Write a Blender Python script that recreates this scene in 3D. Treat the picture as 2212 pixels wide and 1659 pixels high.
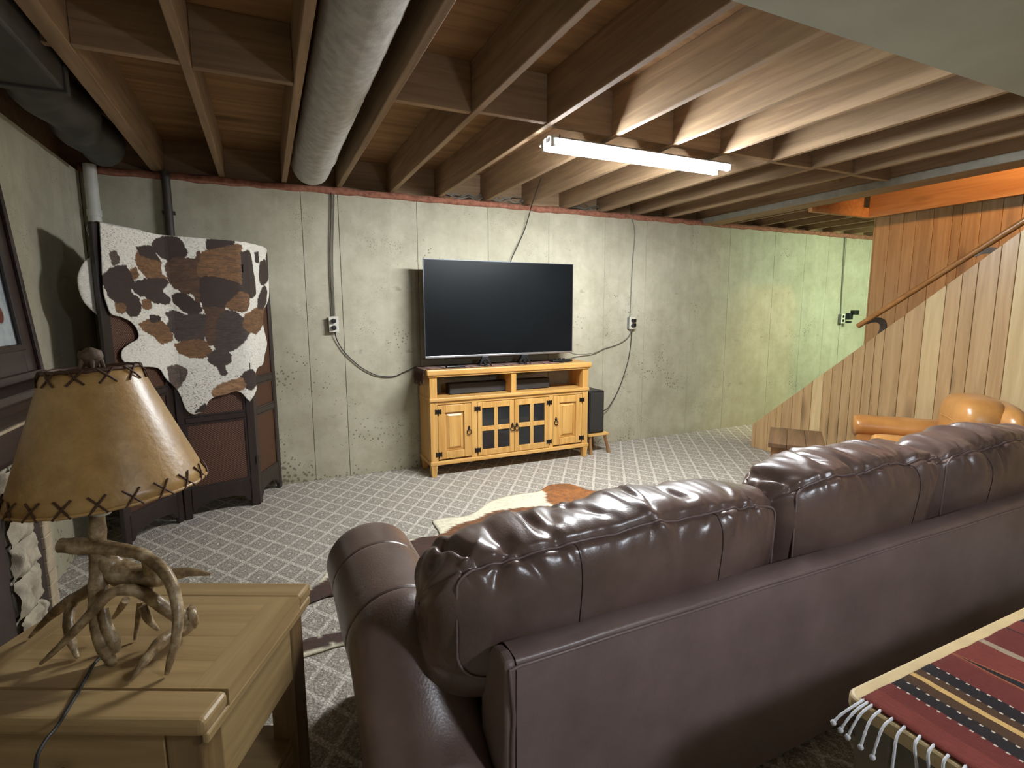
import bpy, bmesh, math, random
import numpy as np
from mathutils import Vector, Matrix, noise as mnoise
from mathutils.geometry import delaunay_2d_cdt
random.seed(7)
PI = math.pi
scn = bpy.context.scene
COL = scn.collection
for o in list(bpy.data.objects): bpy.data.objects.remove(o)

# ------------------------------------------------------------------ camera
PITCH, ROLL, YAW = 0.137388617, 0.00340368839, 0.433667630
def cam_axes():
    cy, sy, cp, sp = math.cos(YAW), math.sin(YAW), math.cos(PITCH), math.sin(PITCH)
    fw = Vector((sy*cp, cy*cp, -sp)); r = Vector((cy, -sy, 0)); d = fw.cross(r)
    cr, sr = math.cos(ROLL), math.sin(ROLL)
    return cr*r + sr*d, -sr*r + cr*d, fw
R_, D_, F_ = cam_axes()
cam = bpy.data.cameras.new('camera'); camo = bpy.data.objects.new('camera', cam); COL.objects.link(camo)
mw = Matrix.Identity(4)
for i in range(3):
    mw[i][0] = R_[i]; mw[i][1] = -D_[i]; mw[i][2] = -F_[i]
mw[0][3], mw[1][3], mw[2][3] = 0.0, 0.0, 1.34
camo.matrix_world = mw
cam.sensor_fit = 'HORIZONTAL'; cam.sensor_width = 36.0
cam.lens = 1139.24031/2212*36.0
cam.clip_start = 0.02
scn.camera = camo

# ------------------------------------------------------------------ view, world, lights
scn.view_settings.view_transform = 'Standard'
scn.view_settings.look = 'None'
scn.view_settings.gamma = 1.0
scn.view_settings.use_curve_mapping = False
scn.view_settings.exposure = 0.0
TUBE = 310.0           # emission of the fluorescent tubes
world = bpy.data.worlds.new('world'); scn.world = world; world.use_nodes = True
world.node_tree.nodes['Background'].inputs[0].default_value = (0.75, 0.82, 1.0, 1)
world.node_tree.nodes['Background'].inputs[1].default_value = 0.012
def area(name, loc, rot, size, size_y, power, color):
    l = bpy.data.lights.new(name, 'AREA'); l.shape = 'RECTANGLE'; l.size = size; l.size_y = size_y
    l.energy = power; l.color = color
    o = bpy.data.objects.new(name, l); COL.objects.link(o); o.location = loc; o.rotation_euler = rot
    return o
LAMP2 = 155.0         # emission of the cool white globe lamp behind the camera
# warm bulb at the head of the stairs; greenish tube light past the stair wall
def spot(name, loc, target, power, color, angle, blend, radius):
    l = bpy.data.lights.new(name, 'SPOT'); l.energy = power; l.color = color
    l.spot_size = math.radians(angle); l.spot_blend = blend; l.shadow_soft_size = radius
    o = bpy.data.objects.new(name, l); COL.objects.link(o); o.location = loc
    o.rotation_euler = (Vector(target)-Vector(loc)).to_track_quat('-Z', 'Y').to_euler(); return o
spot('stair_bulb', (4.62, 1.55, 3.15), (5.33, 2.3, 2.12), 165, (1.0, 0.50, 0.20), 76, .6, .10)
area('far_tube_light', (6.6, 2.45, 2.2), (math.radians(28), 0, 0), 1.2, 0.16, 92, (0.80, 1.0, 0.68))

# ------------------------------------------------------------------ helpers
def S(r, g, b, a=1.0):
    f = lambda c: (c/255/12.92) if c/255 <= 0.04045 else ((c/255+0.055)/1.055)**2.4
    return (f(r), f(g), f(b), a)

class MB:
    def __init__(s): s.v = []; s.f = []; s.sm = []
    def add(s, vs, fs, smooth=False):
        n = len(s.v); s.v += [Vector(v) for v in vs]
        for f in fs: s.f.append([n+i for i in f]); s.sm.append(smooth)
        return s
    def box(s, x0, x1, y0, y1, z0, z1, M=None):
        vs = [Vector((x, y, z)) for z in (z0, z1) for y in (y0, y1) for x in (x0, x1)]
        if M is not None: vs = [M @ v for v in vs]
        return s.add(vs, [(0,2,3,1),(4,5,7,6),(0,1,5,4),(2,6,7,3),(0,4,6,2),(1,3,7,5)])
    def taper(s, cx, cy, z0, z1, a0, a1):       # square leg, half sizes a0 (bottom) a1 (top)
        vs = [(cx+sx*a, cy+sy*a, z) for z, a in ((z0,a0),(z1,a1)) for sy in (-1,1) for sx in (-1,1)]
        return s.add(vs, [(0,2,3,1),(4,5,7,6),(0,1,5,4),(2,6,7,3),(0,4,6,2),(1,3,7,5)])
    def prism(s, pts, axis, a0, a1):            # polygon extruded along axis
        n = len(pts); vs = []
        for a in (a0, a1):
            for p, q in pts:
                vs.append((a,p,q) if axis == 0 else (p,a,q) if axis == 1 else (p,q,a))
        fs = [tuple(range(n))[::-1], tuple(range(n, 2*n))] + [(i,(i+1)%n,n+(i+1)%n,n+i) for i in range(n)]
        return s.add(vs, fs)
    def tube(s, pts, r, seg=10, cap=True, flat=None, closed=False):
        P = [Vector(p) for p in pts]; n = len(P)
        rr = [r]*n if not hasattr(r, '__len__') else list(r)
        up = None; rings = []
        for i in range(n):
            if closed: t = P[(i+1)%n]-P[i-1]
            else: t = P[min(i+1,n-1)]-P[max(i-1,0)]
            if t.length < 1e-9: t = Vector((0,0,1))
            t.normalize()
            if up is None:
                up = Vector((0,0,1)) if abs(t.z) < .9 else Vector((0,1,0))
            u = up - t*up.dot(t)
            if u.length < 1e-6: u = t.orthogonal()
            u.normalize(); w = t.cross(u); up = u
            fl = flat or 1.0
            rings.append([P[i]+(u*math.cos(2*PI*k/seg)*fl+w*math.sin(2*PI*k/seg))*rr[i] for k in range(seg)])
        vs = [v for R in rings for v in R]; fs = []
        m = n if closed else n-1
        for i in range(m):
            j = (i+1) % n
            for k in range(seg):
                fs.append((i*seg+k, i*seg+(k+1)%seg, j*seg+(k+1)%seg, j*seg+k))
        s.add(vs, fs, True)
        if cap and not closed:
            s.add(rings[0], [tuple(range(seg))[::-1]]); s.add(rings[-1], [tuple(range(seg))])
        return s
    def lathe(s, c, prof, seg=32, M=None, smooth=True):
        vs = []; n = len(prof)
        for r, z in prof:
            for k in range(seg):
                v = Vector((r*math.cos(2*PI*k/seg), r*math.sin(2*PI*k/seg), z))
                if M is not None: v = M @ v
                vs.append(v+Vector(c))
        fs = [(i*seg+k, i*seg+(k+1)%seg, (i+1)*seg+(k+1)%seg, (i+1)*seg+k) for i in range(n-1) for k in range(seg)]
        return s.add(vs, fs, smooth)
    def grid(s, nu, nv, fn, wrap_u=False, smooth=True, cap=False):
        vs = [fn(i, j) for j in range(nv) for i in range(nu)]; fs = []
        for j in range(nv-1):
            for i in range(nu if wrap_u else nu-1):
                a = j*nu+i; b = j*nu+(i+1) % nu
                fs.append((a, b, b+nu, a+nu))
        if cap:
            fs.append(tuple(range(nu))[::-1]); fs.append(tuple((nv-1)*nu+i for i in range(nu)))
        return s.add(vs, fs, smooth)

MWD = {}
def put(name, mb, m, parent=None, world=True, bevel=0.0, seg=2, sub=0, smooth=None, solid=0.0, loc=None):
    me = bpy.data.meshes.new(name)
    P = MWD.get(parent.name, Matrix.Identity(4)) if parent else Matrix.Identity(4)
    inv = P.inverted() if world else Matrix.Identity(4)
    me.from_pydata([tuple(inv @ v) for v in mb.v], [], mb.f)
    for p, q in zip(me.polygons, mb.sm): p.use_smooth = q if smooth is None else smooth
    me.materials.append(m); me.update()
    o = bpy.data.objects.new(name, me); COL.objects.link(o)
    if parent: o.parent = parent
    MWD[o.name] = P
    if solid:
        x = o.modifiers.new('s', 'SOLIDIFY'); x.thickness = solid; x.offset = 0
    if bevel:
        x = o.modifiers.new('b', 'BEVEL'); x.width = bevel; x.segments = seg; x.limit_method = 'ANGLE'; x.angle_limit = 0.6
    if sub:
        x = o.modifiers.new('u', 'SUBSURF'); x.levels = sub; x.render_levels = sub
    return o
def tag(o, label, cat, group=None):
    o['label'] = label; o['category'] = cat
    if group: o['group'] = group
    return o
def thing(name, label, cat, loc, rz=0.0, group=None):
    o = bpy.data.objects.new(name, None); o.empty_display_size = .1; COL.objects.link(o)
    o.location = loc; o.rotation_euler = (0,0,rz)
    MWD[o.name] = Matrix.Translation(loc) @ Matrix.Rotation(rz, 4, 'Z')
    return tag(o, label, cat, group)
def struct(name, mb, m, **k):
    o = put(name, mb, m, **k)
    if o.parent is None: o['kind'] = 'structure'
    return o

def smooth_path(pts, n=6):
    P = [Vector(p) for p in pts]; out = []
    for i in range(len(P)-1):
        p0 = P[max(i-1,0)]; p1 = P[i]; p2 = P[i+1]; p3 = P[min(i+2,len(P)-1)]
        for k in range(n):
            t = k/n
            out.append(0.5*((2*p1)+(p2-p0)*t+(2*p0-5*p1+4*p2-p3)*t*t+(3*p1-p0-3*p2+p3)*t**3))
    out.append(P[-1]); return out
def interp(vals, n): 
    x = np.linspace(0, 1, len(vals)); return list(np.interp(np.linspace(0, 1, n), x, vals))

# ------------------------------------------------------------------ materials
class NT:
    def __init__(s, name):
        s.m = bpy.data.materials.new(name); s.m.use_nodes = True
        s.t = s.m.node_tree; s.b = s.t.nodes['Principled BSDF']; s.N = s.t.nodes; s.L = s.t.links
    def link(s, a, b): s.L.new(a, b)
    def coord(s, scale=(1,1,1), rand=0.0, rot=(0,0,0), kind='Object'):
        tc = s.N.new('ShaderNodeTexCoord'); mp = s.N.new('ShaderNodeMapping')
        mp.inputs['Scale'].default_value = scale; mp.inputs['Rotation'].default_value = rot
        src = tc.outputs[kind]
        if rand:
            oi = s.N.new('ShaderNodeObjectInfo'); vm = s.N.new('ShaderNodeVectorMath'); vm.operation = 'MULTIPLY_ADD'
            cb = s.N.new('ShaderNodeCombineXYZ')
            for i in range(3): s.link(oi.outputs['Random'], cb.inputs[i])
            vm.inputs[1].default_value = (rand, rand*1.7, rand*2.3); s.link(cb.outputs[0], vm.inputs[0]); s.link(src, vm.inputs[2])
            src = vm.outputs[0]
        s.link(src, mp.inputs[0]); return mp.outputs[0]
    def noise(s, vec, scale=5, detail=4, rough=.55, dist=0.0):
        n = s.N.new('ShaderNodeTexNoise'); n.inputs['Scale'].default_value = scale; n.inputs['Detail'].default_value = detail
        n.inputs['Roughness'].default_value = rough; n.inputs['Distortion'].default_value = dist
        s.link(vec, n.inputs['Vector']); return n.outputs['Fac']
    def voro(s, vec, scale=5, feature='F1', rnd=1.0):
        n = s.N.new('ShaderNodeTexVoronoi'); n.feature = feature; n.inputs['Scale'].default_value = scale
        n.inputs['Randomness'].default_value = rnd
        s.link(vec, n.inputs['Vector']); return n.outputs['Distance']
    def ramp(s, fac, stops, interp='LINEAR'):
        n = s.N.new('ShaderNodeValToRGB'); n.color_ramp.interpolation = interp
        e = n.color_ramp.elements
        while len(e) < len(stops): e.new(0.5)
        for i, (p, c) in enumerate(stops):
            e[i].position = p; e[i].color = c if hasattr(c, '__len__') else (c, c, c, 1)
        s.link(fac, n.inputs[0]); return n.outputs['Color']
    def mix(s, fac, a, b, mode='MIX'):
        n = s.N.new('ShaderNodeMix'); n.data_type = 'RGBA'; n.blend_type = mode
        for sock, v in ((n.inputs[0], fac), (n.inputs[6], a), (n.inputs[7], b)):
            if isinstance(v, (int, float)): sock.default_value = v
            elif hasattr(v, '__len__'): sock.default_value = v
            else: s.link(v, sock)
        return n.outputs[2]
    def math(s, op, a, b=0.0, c=0.0):
        n = s.N.new('ShaderNodeMath'); n.operation = op
        for i, v in enumerate((a, b, c)):
            if isinstance(v, (int, float)): n.inputs[i].default_value = v
            else: s.link(v, n.inputs[i])
        return n.outputs[0]
    def sep(s, vec):
        n = s.N.new('ShaderNodeSeparateXYZ'); s.link(vec, n.inputs[0]); return n.outputs
    def col(s, v):
        if hasattr(v, '__len__'): s.b.inputs['Base Color'].default_value = v
        else: s.link(v, s.b.inputs['Base Color'])
    def rough(s, v):
        if isinstance(v, (int, float)): s.b.inputs['Roughness'].default_value = v
        else: s.link(v, s.b.inputs['Roughness'])
    def bump(s, h, strength=.3, dist=.01):
        n = s.N.new('ShaderNodeBump'); n.inputs['Strength'].default_value = strength; n.inputs['Distance'].default_value = dist
        s.link(h, n.inputs['Height']); s.link(n.outputs[0], s.b.inputs['Normal'])
    def rnd(s):
        return s.N.new('ShaderNodeObjectInfo').outputs['Random']

def plain(name, c, rough=.6, metal=0.0, coat=0.0, var=.12, scale=14, bump=0.0):
    t = NT(name); v = t.coord(); n = t.noise(v, scale)
    lo = tuple(x*(1-var) for x in c[:3])+(1,); hi = tuple(min(1, x*(1+var)) for x in c[:3])+(1,)
    t.col(t.ramp(n, [(.3, lo), (.7, hi)])); t.rough(rough); t.b.inputs['Metallic'].default_value = metal
    t.b.inputs['Coat Weight'].default_value = coat
    if bump: t.bump(t.noise(v, scale*12, 3), bump, .003)
    return t.m
def wood(name, c1, c2, grain=2, rough=.55, coat=0.0, knots=0.0, tone=.25, sc=1.0, dark=None, kr=(.05, .16)):
    """streaked wood; grain = axis the fibres run along; every object gets its own tone"""
    t = NT(name)
    sv = [26*sc]*3; sv[grain] = 1.6*sc
    v = t.coord(tuple(sv), rand=9.0)
    n1 = t.noise(v, 1.0, 6, .6, .7)
    sv2 = [90*sc]*3; sv2[grain] = 4*sc
    n2 = t.noise(t.coord(tuple(sv2), rand=5.0), 1.0, 3, .6)
    base = t.ramp(n1, [(.28, c2), (.5, tuple(.5*(a+b) for a, b in zip(c1, c2))), (.72, c1)])
    base = t.mix(t.math('MULTIPLY', n2, .35), base, c2)
    if knots:
        kv = [5*sc]*3; kv[grain] = 1.3*sc
        k = t.voro(t.coord(tuple(kv), rand=7.0), 1.0)
        kk = t.ramp(k, [(kr[0], 1.0), (kr[1], 0.0)])
        base = t.mix(t.math('MULTIPLY', kk, knots), base, dark or tuple(x*.25 for x in c2[:3])+(1,))
    if tone:
        r = t.math('MULTIPLY_ADD', t.rnd(), tone, 1-tone/2)
        hs = t.N.new('ShaderNodeHueSaturation'); t.link(r, hs.inputs['Value']); t.link(base, hs.inputs['Color']); base = hs.outputs[0]
    t.col(base); t.rough(rough); t.b.inputs['Coat Weight'].default_value = coat; t.b.inputs['Coat Roughness'].default_value = .25
    t.bump(n2, .12, .002)
    return t.m

def concrete(name):
    t = NT(name); v = t.coord(kind='Object')
    big = t.noise(v, 1.3, 6, .6); mid = t.noise(v, 7, 5, .65)
    st = t.noise(t.coord((9, 9, .5), rand=3.0), 1.0, 4, .6)
    c = t.ramp(big, [(.3, S(166,161,140)), (.55, S(184,179,158)), (.75, S(196,191,170))])
    c = t.mix(t.ramp(mid, [(.35, .38), (.62, 0.0)]), c, S(140,133,110))
    c = t.mix(t.ramp(st, [(.3, .30), (.55, 0.0)]), c, S(146,142,120))
    z = t.sep(t.coord())[2]
    low = t.ramp(t.math('DIVIDE', z, 2.3), [(0.0, 1.0), (.07, .55), (.5, .12), (.6, .0)])
    # air holes
    h = t.voro(v, 34); h2 = t.voro(v, 74); dens = t.noise(v, 2.2, 3)
    xs_ = t.ramp(t.math('DIVIDE', t.sep(t.coord())[0], 4.0), [(0.0, 1.0), (.28, 1.0), (.42, .25), (1.0, .2)])
    low2 = t.math('MULTIPLY', low, xs_)
    hole = t.math('LESS_THAN', h, t.math('MULTIPLY', t.math('MAXIMUM', t.math('SUBTRACT', t.math('ADD', dens, t.math('MULTIPLY', low2, .28)), .55), 0.0), 1.6))
    hole2 = t.math('LESS_THAN', h2, t.math('MULTIPLY', t.math('MAXIMUM', t.math('SUBTRACT', t.noise(v, 3.1, 2), .42), 0.0), .8))
    hh = t.math('MAXIMUM', hole, hole2)
    rows = 0.0
    for zc in (1.53, 1.02, .5):
        rows = t.math('ADD', rows, t.math('MULTIPLY', t.math('LESS_THAN', t.math('ABSOLUTE', t.math('SUBTRACT', z, zc)), .022), 1.0))
    ties = t.math('MULTIPLY', rows, t.ramp(t.noise(t.coord((9, 9, 14)), 1.0, 2, .5), [(.62, 0.0), (.72, .36)]))
    c = t.mix(ties, c, S(96,92,74))
    stain = t.math('MULTIPLY', low, t.noise(v, 5, 5))
    c = t.mix(t.math('MULTIPLY', stain, .55), c, S(128,114,74))
    c = t.mix(t.math('MULTIPLY', hh, .62), c, S(70,66,52))
    t.col(c); t.rough(.85)
    ht = t.math('ADD', t.math('MULTIPLY', hh, -1.0), t.math('MULTIPLY', t.noise(v, 90, 4), .35))
    t.bump(ht, .35, .004)
    return t.m

def carpet(name):
    t = NT(name); v = t.coord(kind='Object'); x, y, z = t.sep(v)
    jit = t.noise(v, 60, 2)
    j = t.math('MULTIPLY_ADD', jit, .10, -.05)
    a = t.math('DIVIDE', t.math('SUBTRACT', x, 3.11), .1486)
    b = t.math('DIVIDE', t.math('SUBTRACT', y, 4.37), .2135)
    u = t.math('FRACT', t.math('ADD', t.math('SUBTRACT', a, b), j))
    w = t.math('FRACT', t.math('ADD', t.math('ADD', t.math('ADD', a, b), .35), j))
    du = t.math('ABSOLUTE', t.math('SUBTRACT', u, .5)); dw = t.math('ABSOLUTE', t.math('SUBTRACT', w, .5))
    m = t.math('MAXIMUM', du, dw)            # .5 at the lattice, 0 at cell centre
    cell = t.ramp(m, [(0.0, 1.0), (.055, 1.0), (.085, .0), (.17, .0), (.20, .24), (.25, .24), (.28, .0), (.408, .0), (.43, 1.0), (1, 1.0)])
    loop = t.voro(v, 105)
    dk = t.ramp(t.noise(v, 210, 2), [(.35, S(136,128,117)), (.62, S(202,194,182))])
    lt = t.ramp(t.noise(v, 190, 2), [(.3, S(204,196,182)), (.6, S(232,226,214))])
    c = t.mix(cell, dk, lt)
    c = t.mix(t.ramp(loop, [(.25, 0.0), (.7, .46)]), c, S(78,72,64))
    c = t.mix(t.math('MULTIPLY', t.noise(v, 1.5, 3), .2), c, S(150,138,122))
    t.col(c); t.rough(.95); t.b.inputs['Specular IOR Level'].default_value = .1
    t.bump(t.math('SUBTRACT', t.math('MULTIPLY', cell, .4), loop), .6, .006)
    return t.m

def leather(name, c1, c2, rough=.36, coat=.25, grain=160):
    t = NT(name); v = t.coord()
    n = t.noise(v, 5, 5, .6)
    t.col(t.ramp(n, [(.3, c2), (.7, c1)]))
    t.rough(t.ramp(t.noise(v, 9, 3), [(.3, rough-.06), (.7, rough+.08)]))
    t.b.inputs['Coat Weight'].default_value = coat; t.b.inputs['Coat Roughness'].default_value = .28
    t.bump(t.math('ADD', t.voro(v, grain), t.math('MULTIPLY', t.noise(v, 30, 3), 1.2)), .08, .004)
    return t.m

def hide_mat(name, flecks=.7):
    """coat colour per vertex; alpha marks the white ground, which carries dark flecks"""
    t = NT(name)
    at = t.N.new('ShaderNodeVertexColor'); at.layer_name = 'coat'
    v = t.coord()
    hair = t.noise(t.coord((60, 60, 300)), 1.0, 3, .6)
    streak = t.noise(t.coord((16, 16, 70)), 1.0, 4, .65, 1.2)
    fl = t.ramp(t.noise(t.coord((1, 1, 1.8)), 95, 2, .5), [(.56, 0.0), (.66, 1.0)])
    z_ = t.sep(v)[2]
    zone = t.math('ADD', t.ramp(t.noise(v, 5, 3), [(.42, .05), (.62, .8)]), t.ramp(t.math('ADD', z_, .5), [(.25, .7), (.65, 0.0)]))
    fleck = t.math('MULTIPLY', t.math('MULTIPLY', fl, zone), at.outputs['Alpha'])
    c = t.mix(t.math('MULTIPLY', t.ramp(hair, [(.35, 1.0), (.6, 0.0)]), .22), at.outputs['Color'], S(40,30,24))
    inv = t.math('SUBTRACT', 1.0, at.outputs['Alpha'])
    c = t.mix(t.math('MULTIPLY', inv, t.ramp(streak, [(.40, .55), (.62, 0.0)])), c, S(38,28,23))
    c = t.mix(t.math('MULTIPLY', fleck, flecks), c, S(66,58,52))
    t.col(c); t.rough(.75); t.b.inputs['Sheen Weight'].default_value = .1
    t.bump(hair, .25, .004)
    return t.m

M = {}
M['concrete'] = concrete('poured_concrete')
M['seam'] = plain('dark_seam', S(58,54,44), .95)  # dark backing colour of the form seams
M['carpet'] = carpet('lattice_carpet')
M['joist'] = wood('joist_pine', S(174,146,112), S(126,102,76), 1, .8, tone=.22, knots=.25)
M['block'] = wood('blocking_pine', S(174,146,112), S(128,102,76), 0, .8, tone=.2)
M['subfloor'] = wood('subfloor_board', S(178,138,90), S(116,84,54), 0, .9, tone=0, knots=.6, sc=.5)
M['header'] = wood('header_pine', S(204,158,104), S(168,118,70), 1, .7, tone=.15, knots=.3)
M['plank'] = wood('oak_panelling', S(204,172,126), S(166,132,88), 2, .45, .12, knots=.5, tone=.2, kr=(.08, .22))
M['plank_light'] = wood('pale_oak_panelling', S(222,198,150), S(190,162,114), 2, .45, .12, knots=.25, tone=.12)
M['groove'] = plain('groove_brown', S(52,36,22), .9)
M['soffit'] = plain('painted_board', S(166,170,154), .85, var=.08, scale=3, bump=.1)
M['steel'] = plain('dull_steel', S(150,146,134), .6, .5, var=.15)
M['duct'] = plain('wrapped_duct', S(186,184,178), .8, var=.2, scale=22, bump=.5)
M['flex'] = plain('dull_duct_metal', S(82,80,74), .5, .4, var=.3, scale=5)
M['pvc'] = plain('white_pipe', S(205,205,196), .5, var=.06)
M['darkpipe'] = plain('dark_pipe', S(58,52,46), .6, var=.15)
M['foam'] = plain('pink_sill_insulation', S(150,98,78), .95, var=.35, scale=30, bump=.6)
M['black'] = plain('black_plastic', S(15,16,19), .45, var=.1)
M['rubber'] = plain('black_cord', S(40,38,36), .6, var=.1)
M['greycable'] = plain('grey_cable', S(112,110,100), .6, var=.1)
M['whitepl'] = plain('white_plastic', S(206,202,188), .45, var=.05)
M['greybox'] = plain('grey_metal_box', S(128,130,128), .5, .3, var=.1)
M['tvrim'] = plain('dark_tv_rim', S(70,74,82), .35, .6, var=.05)
M['silver'] = plain('brushed_silver', S(190,192,196), .3, .9, var=.05)
t = NT('tv_screen'); v = t.coord(); t.col(t.ramp(t.noise(v, 2, 2), [(.3, S(10,12,14)), (.7, S(15,18,20))])); t.rough(.34); t.b.inputs['Specular IOR Level'].default_value = .12; M['screen'] = t.m
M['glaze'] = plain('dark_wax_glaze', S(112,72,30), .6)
PN1, PN2 = S(222,180,108), S(186,134,64)
M['pineX'] = wood('honey_pine_x', PN1, PN2, 0, .45, .15, tone=.1, knots=.2, dark=S(110,66,26))
M['pineZ'] = wood('honey_pine_z', PN1, PN2, 2, .45, .15, tone=.1, knots=.25, dark=S(110,66,26))
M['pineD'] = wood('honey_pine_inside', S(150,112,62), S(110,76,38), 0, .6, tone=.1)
M['iron'] = plain('black_iron', S(38,32,30), .45, .6, var=.2)
t = NT('cabinet_glass'); t.col(t.ramp(t.noise(t.coord(), 6, 2), [(.3, S(150,156,162)), (.7, S(170,174,178))])); t.rough(.03); t.b.inputs['Specular IOR Level'].default_value = .3; t.b.inputs['Transmission Weight'].default_value = .95; t.b.inputs['IOR'].default_value = 1.3; M['glass'] = t.m
t = NT('woven_cloth'); v = t.coord(); x, y, z = t.sep(v)
c = t.ramp(t.math('FRACT', t.math('MULTIPLY', x, 5.5)), [(0, S(120,92,80)), (.3, S(70,48,44)), (.5, S(150,124,110)), (.62, S(90,60,54)), (.8, S(140,108,96))], 'CONSTANT')
t.col(t.mix(t.math('MULTIPLY', t.noise(v, 220, 2), .5), c, S(60,46,42))); t.rough(.95); M['cloth'] = t.m
M['fringe'] = plain('brown_fringe', S(84,62,50), .95, var=.3, scale=90)
M['screenwood'] = wood('dark_screen_wood', S(46,30,26), S(24,15,14), 2, .38, .3, tone=.15)
t = NT('woven_cane'); v = t.coord(); x, y, z = t.sep(v)
w1 = t.math('SINE', t.math('MULTIPLY', z, 420)); w2 = t.math('SINE', t.math('MULTIPLY', t.math('ADD', x, y), 300))
ww = t.math('MULTIPLY', w1, w2)
c = t.ramp(t.math('MULTIPLY_ADD', ww, .5, .5), [(.2, S(56,32,20)), (.8, S(104,64,36))]); t.col(t.mix(t.noise(v, 4, 3), c, S(64,38,26))); t.rough(.5); t.bump(ww, .4, .003); M['cane'] = t.m
M['hide'] = hide_mat('cowhide'); M['rughide'] = hide_mat('rug_cowhide', .10)
M['oakX'] = wood('end_table_oak_x', S(184,156,110), S(146,118,76), 0, .42, .2, tone=.12, knots=.12)
M['oakY'] = wood('end_table_oak_y', S(184,156,110), S(146,118,76), 1, .42, .2, tone=.12)
M['oakZ'] = wood('end_table_oak_z', S(150,122,82), S(108,82,50), 2, .45, .2, tone=.12)
t = NT('antler_bone'); v = t.coord(); n = t.noise(v, 28, 5, .65)
c = t.ramp(n, [(.3, S(76,58,38)), (.5, S(142,118,84)), (.72, S(206,186,150))]); t.col(c); t.rough(.36); t.b.inputs['Coat Weight'].default_value = .15; t.bump(t.noise(v, 120, 4), .35, .004); M['antler'] = t.m
M['burr'] = plain('dark_antler_burr', S(92,74,56), .6, var=.45, scale=60, bump=.5)
t = NT('parchment_shade'); v = t.coord(); n = t.noise(v, 24, 6, .7); n2 = t.noise(v, 160, 3)
t.col(t.mix(t.math('MULTIPLY', n2, .25), t.ramp(n, [(.3, S(158,120,66)), (.7, S(190,152,94))]), S(116,82,42))); t.rough(.40); t.b.inputs['Coat Weight'].default_value = .3; t.b.inputs['Coat Roughness'].default_value = .32
t.bump(t.noise(v, 70, 4), .22, .006); M['shade'] = t.m
M['lace'] = plain('leather_lace', S(70,42,24), .6, var=.2)
M['leather'] = leather('brown_leather', S(116,94,86), S(90,72,65), .33, .36)
M['leatherback'] = leather('brown_leather_smooth', S(132,112,108), S(114,95,91), .44, .2)
M['stitch'] = plain('dark_stitch', S(44,30,26), .6)
M['tan'] = leather('tan_leather', S(206,150,84), S(170,114,58), .34, .35, 120)
M['rustic'] = wood('rustic_brown_wood', S(120,88,56), S(74,50,30), 0, .6, .05, tone=.15, knots=.3)
M['rusticZ'] = wood('rustic_brown_wood_z', S(168,124,76), S(110,74,42), 2, .6, .05, tone=.15, knots=.3)
M['redpaint'] = plain('dark_red_wood', S(84,34,28), .6)
M['rail'] = wood('handrail_wood', S(200,144,82), S(160,106,56), 1, .35, .3, tone=0)
M['strap'] = plain('rail_strap', S(70,62,54), .4, .7, var=.2)
M['mantel'] = wood('dark_mantel_wood', S(64,42,34), S(34,22,19), 1, .4, .25, tone=.1)
M['stone'] = plain('cream_stone', S(176,166,146), .9, var=.25, scale=24, bump=.6)
M['tile'] = plain('beige_tile', S(176,160,134), .8, var=.14, scale=20, bump=.2)
M['firebox'] = plain('firebox_brown', S(58,46,40), .8, var=.2)
t = NT('painting'); v = t.coord(); n = t.noise(v, 9, 5, .6)
c = t.ramp(n, [(.3, S(150,166,176)), (.55, S(196,206,208)), (.7, S(170,182,186))]); k = t.ramp(t.voro(t.coord((1,1,1)), 5.2), [(.16, 1.0), (.2, 0.0)])
t.col(t.mix(k, c, S(112,52,38))); t.rough(.4); M['paint'] = t.m
M['ctop'] = plain('cream_table_edge', S(196,172,128), .5, var=.1)
M['cbody'] = plain('grey_green_table', S(116,108,92), .55, var=.12)
M['tassel'] = plain('white_tassel', S(206,206,208), .9, var=.08, scale=120)
M['tubeends'] = plain('tube_end_metal', S(150,150,150), .4, .8)
M['hood'] = plain('white_enamel', S(236,236,232), .4, var=.02)
t = NT('fluorescent_tube'); t.b.inputs['Base Color'].default_value = (1,1,1,1); t.b.inputs['Emission Color'].default_value = (0.93, 0.97, 1.0, 1); t.b.inputs['Emission Strength'].default_value = TUBE; M['tube'] = t.m
t = NT('globe_glass'); t.b.inputs['Base Color'].default_value = (1,1,1,1); t.b.inputs['Emission Color'].default_value = (0.84, 0.91, 1.0, 1); t.b.inputs['Emission Strength'].default_value = LAMP2; M['globe'] = t.m

# ================================================================== ROOM
XL, XR, YB, YN = -1.03, 8.8, 4.37, -3.2
WT = 2.235                      # top of the concrete
JB, JT = 2.28, 2.515            # joist bottom, underside of the subfloor
floor = struct('floor', MB().box(XL-.2, XR+.2, YN-.2, YB+.2, -.08, 0.0), M['carpet'])

# poured concrete walls: backing slab with one raised panel between every pair of form seams
wb = struct('wall_back', MB().box(XL-.2, XR+.2, YB+.008, YB+.22, -.02, WT), M['seam'])
sx = [XL, -.56, .29, .555, 1.17, 1.80, 2.40, 3.02, 3.52, 4.12, 4.66, 5.36, 5.88, 6.30, 6.62, 7.1, 7.9, XR]
for i in range(len(sx)-1):
    d = random.uniform(-.0015, .0015); g = .0016
    put('concrete_panel', MB().box(sx[i]+g, sx[i+1]-g, YB+d, YB+.02, 0, WT), M['concrete'], wb, bevel=.0012, seg=1)
wl = struct('wall_left', MB().box(XL-.22, XL-.008, YN, YB, -.02, WT), M['seam'])
sy = [YN, -2.0, -.8, .4, 1.6, 2.8, 3.42, YB]
for i in range(len(sy)-1):
    d = random.uniform(-.0015, .0015)
    put('concrete_panel', MB().box(XL-.02, XL+d, sy[i]+.0016, sy[i+1]-.0016, 0, WT), M['concrete'], wl, bevel=.0012, seg=1)
struct('wall_right', MB().box(XR, XR+.2, YN, YB, -.02, JT), M['concrete'])
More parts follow.
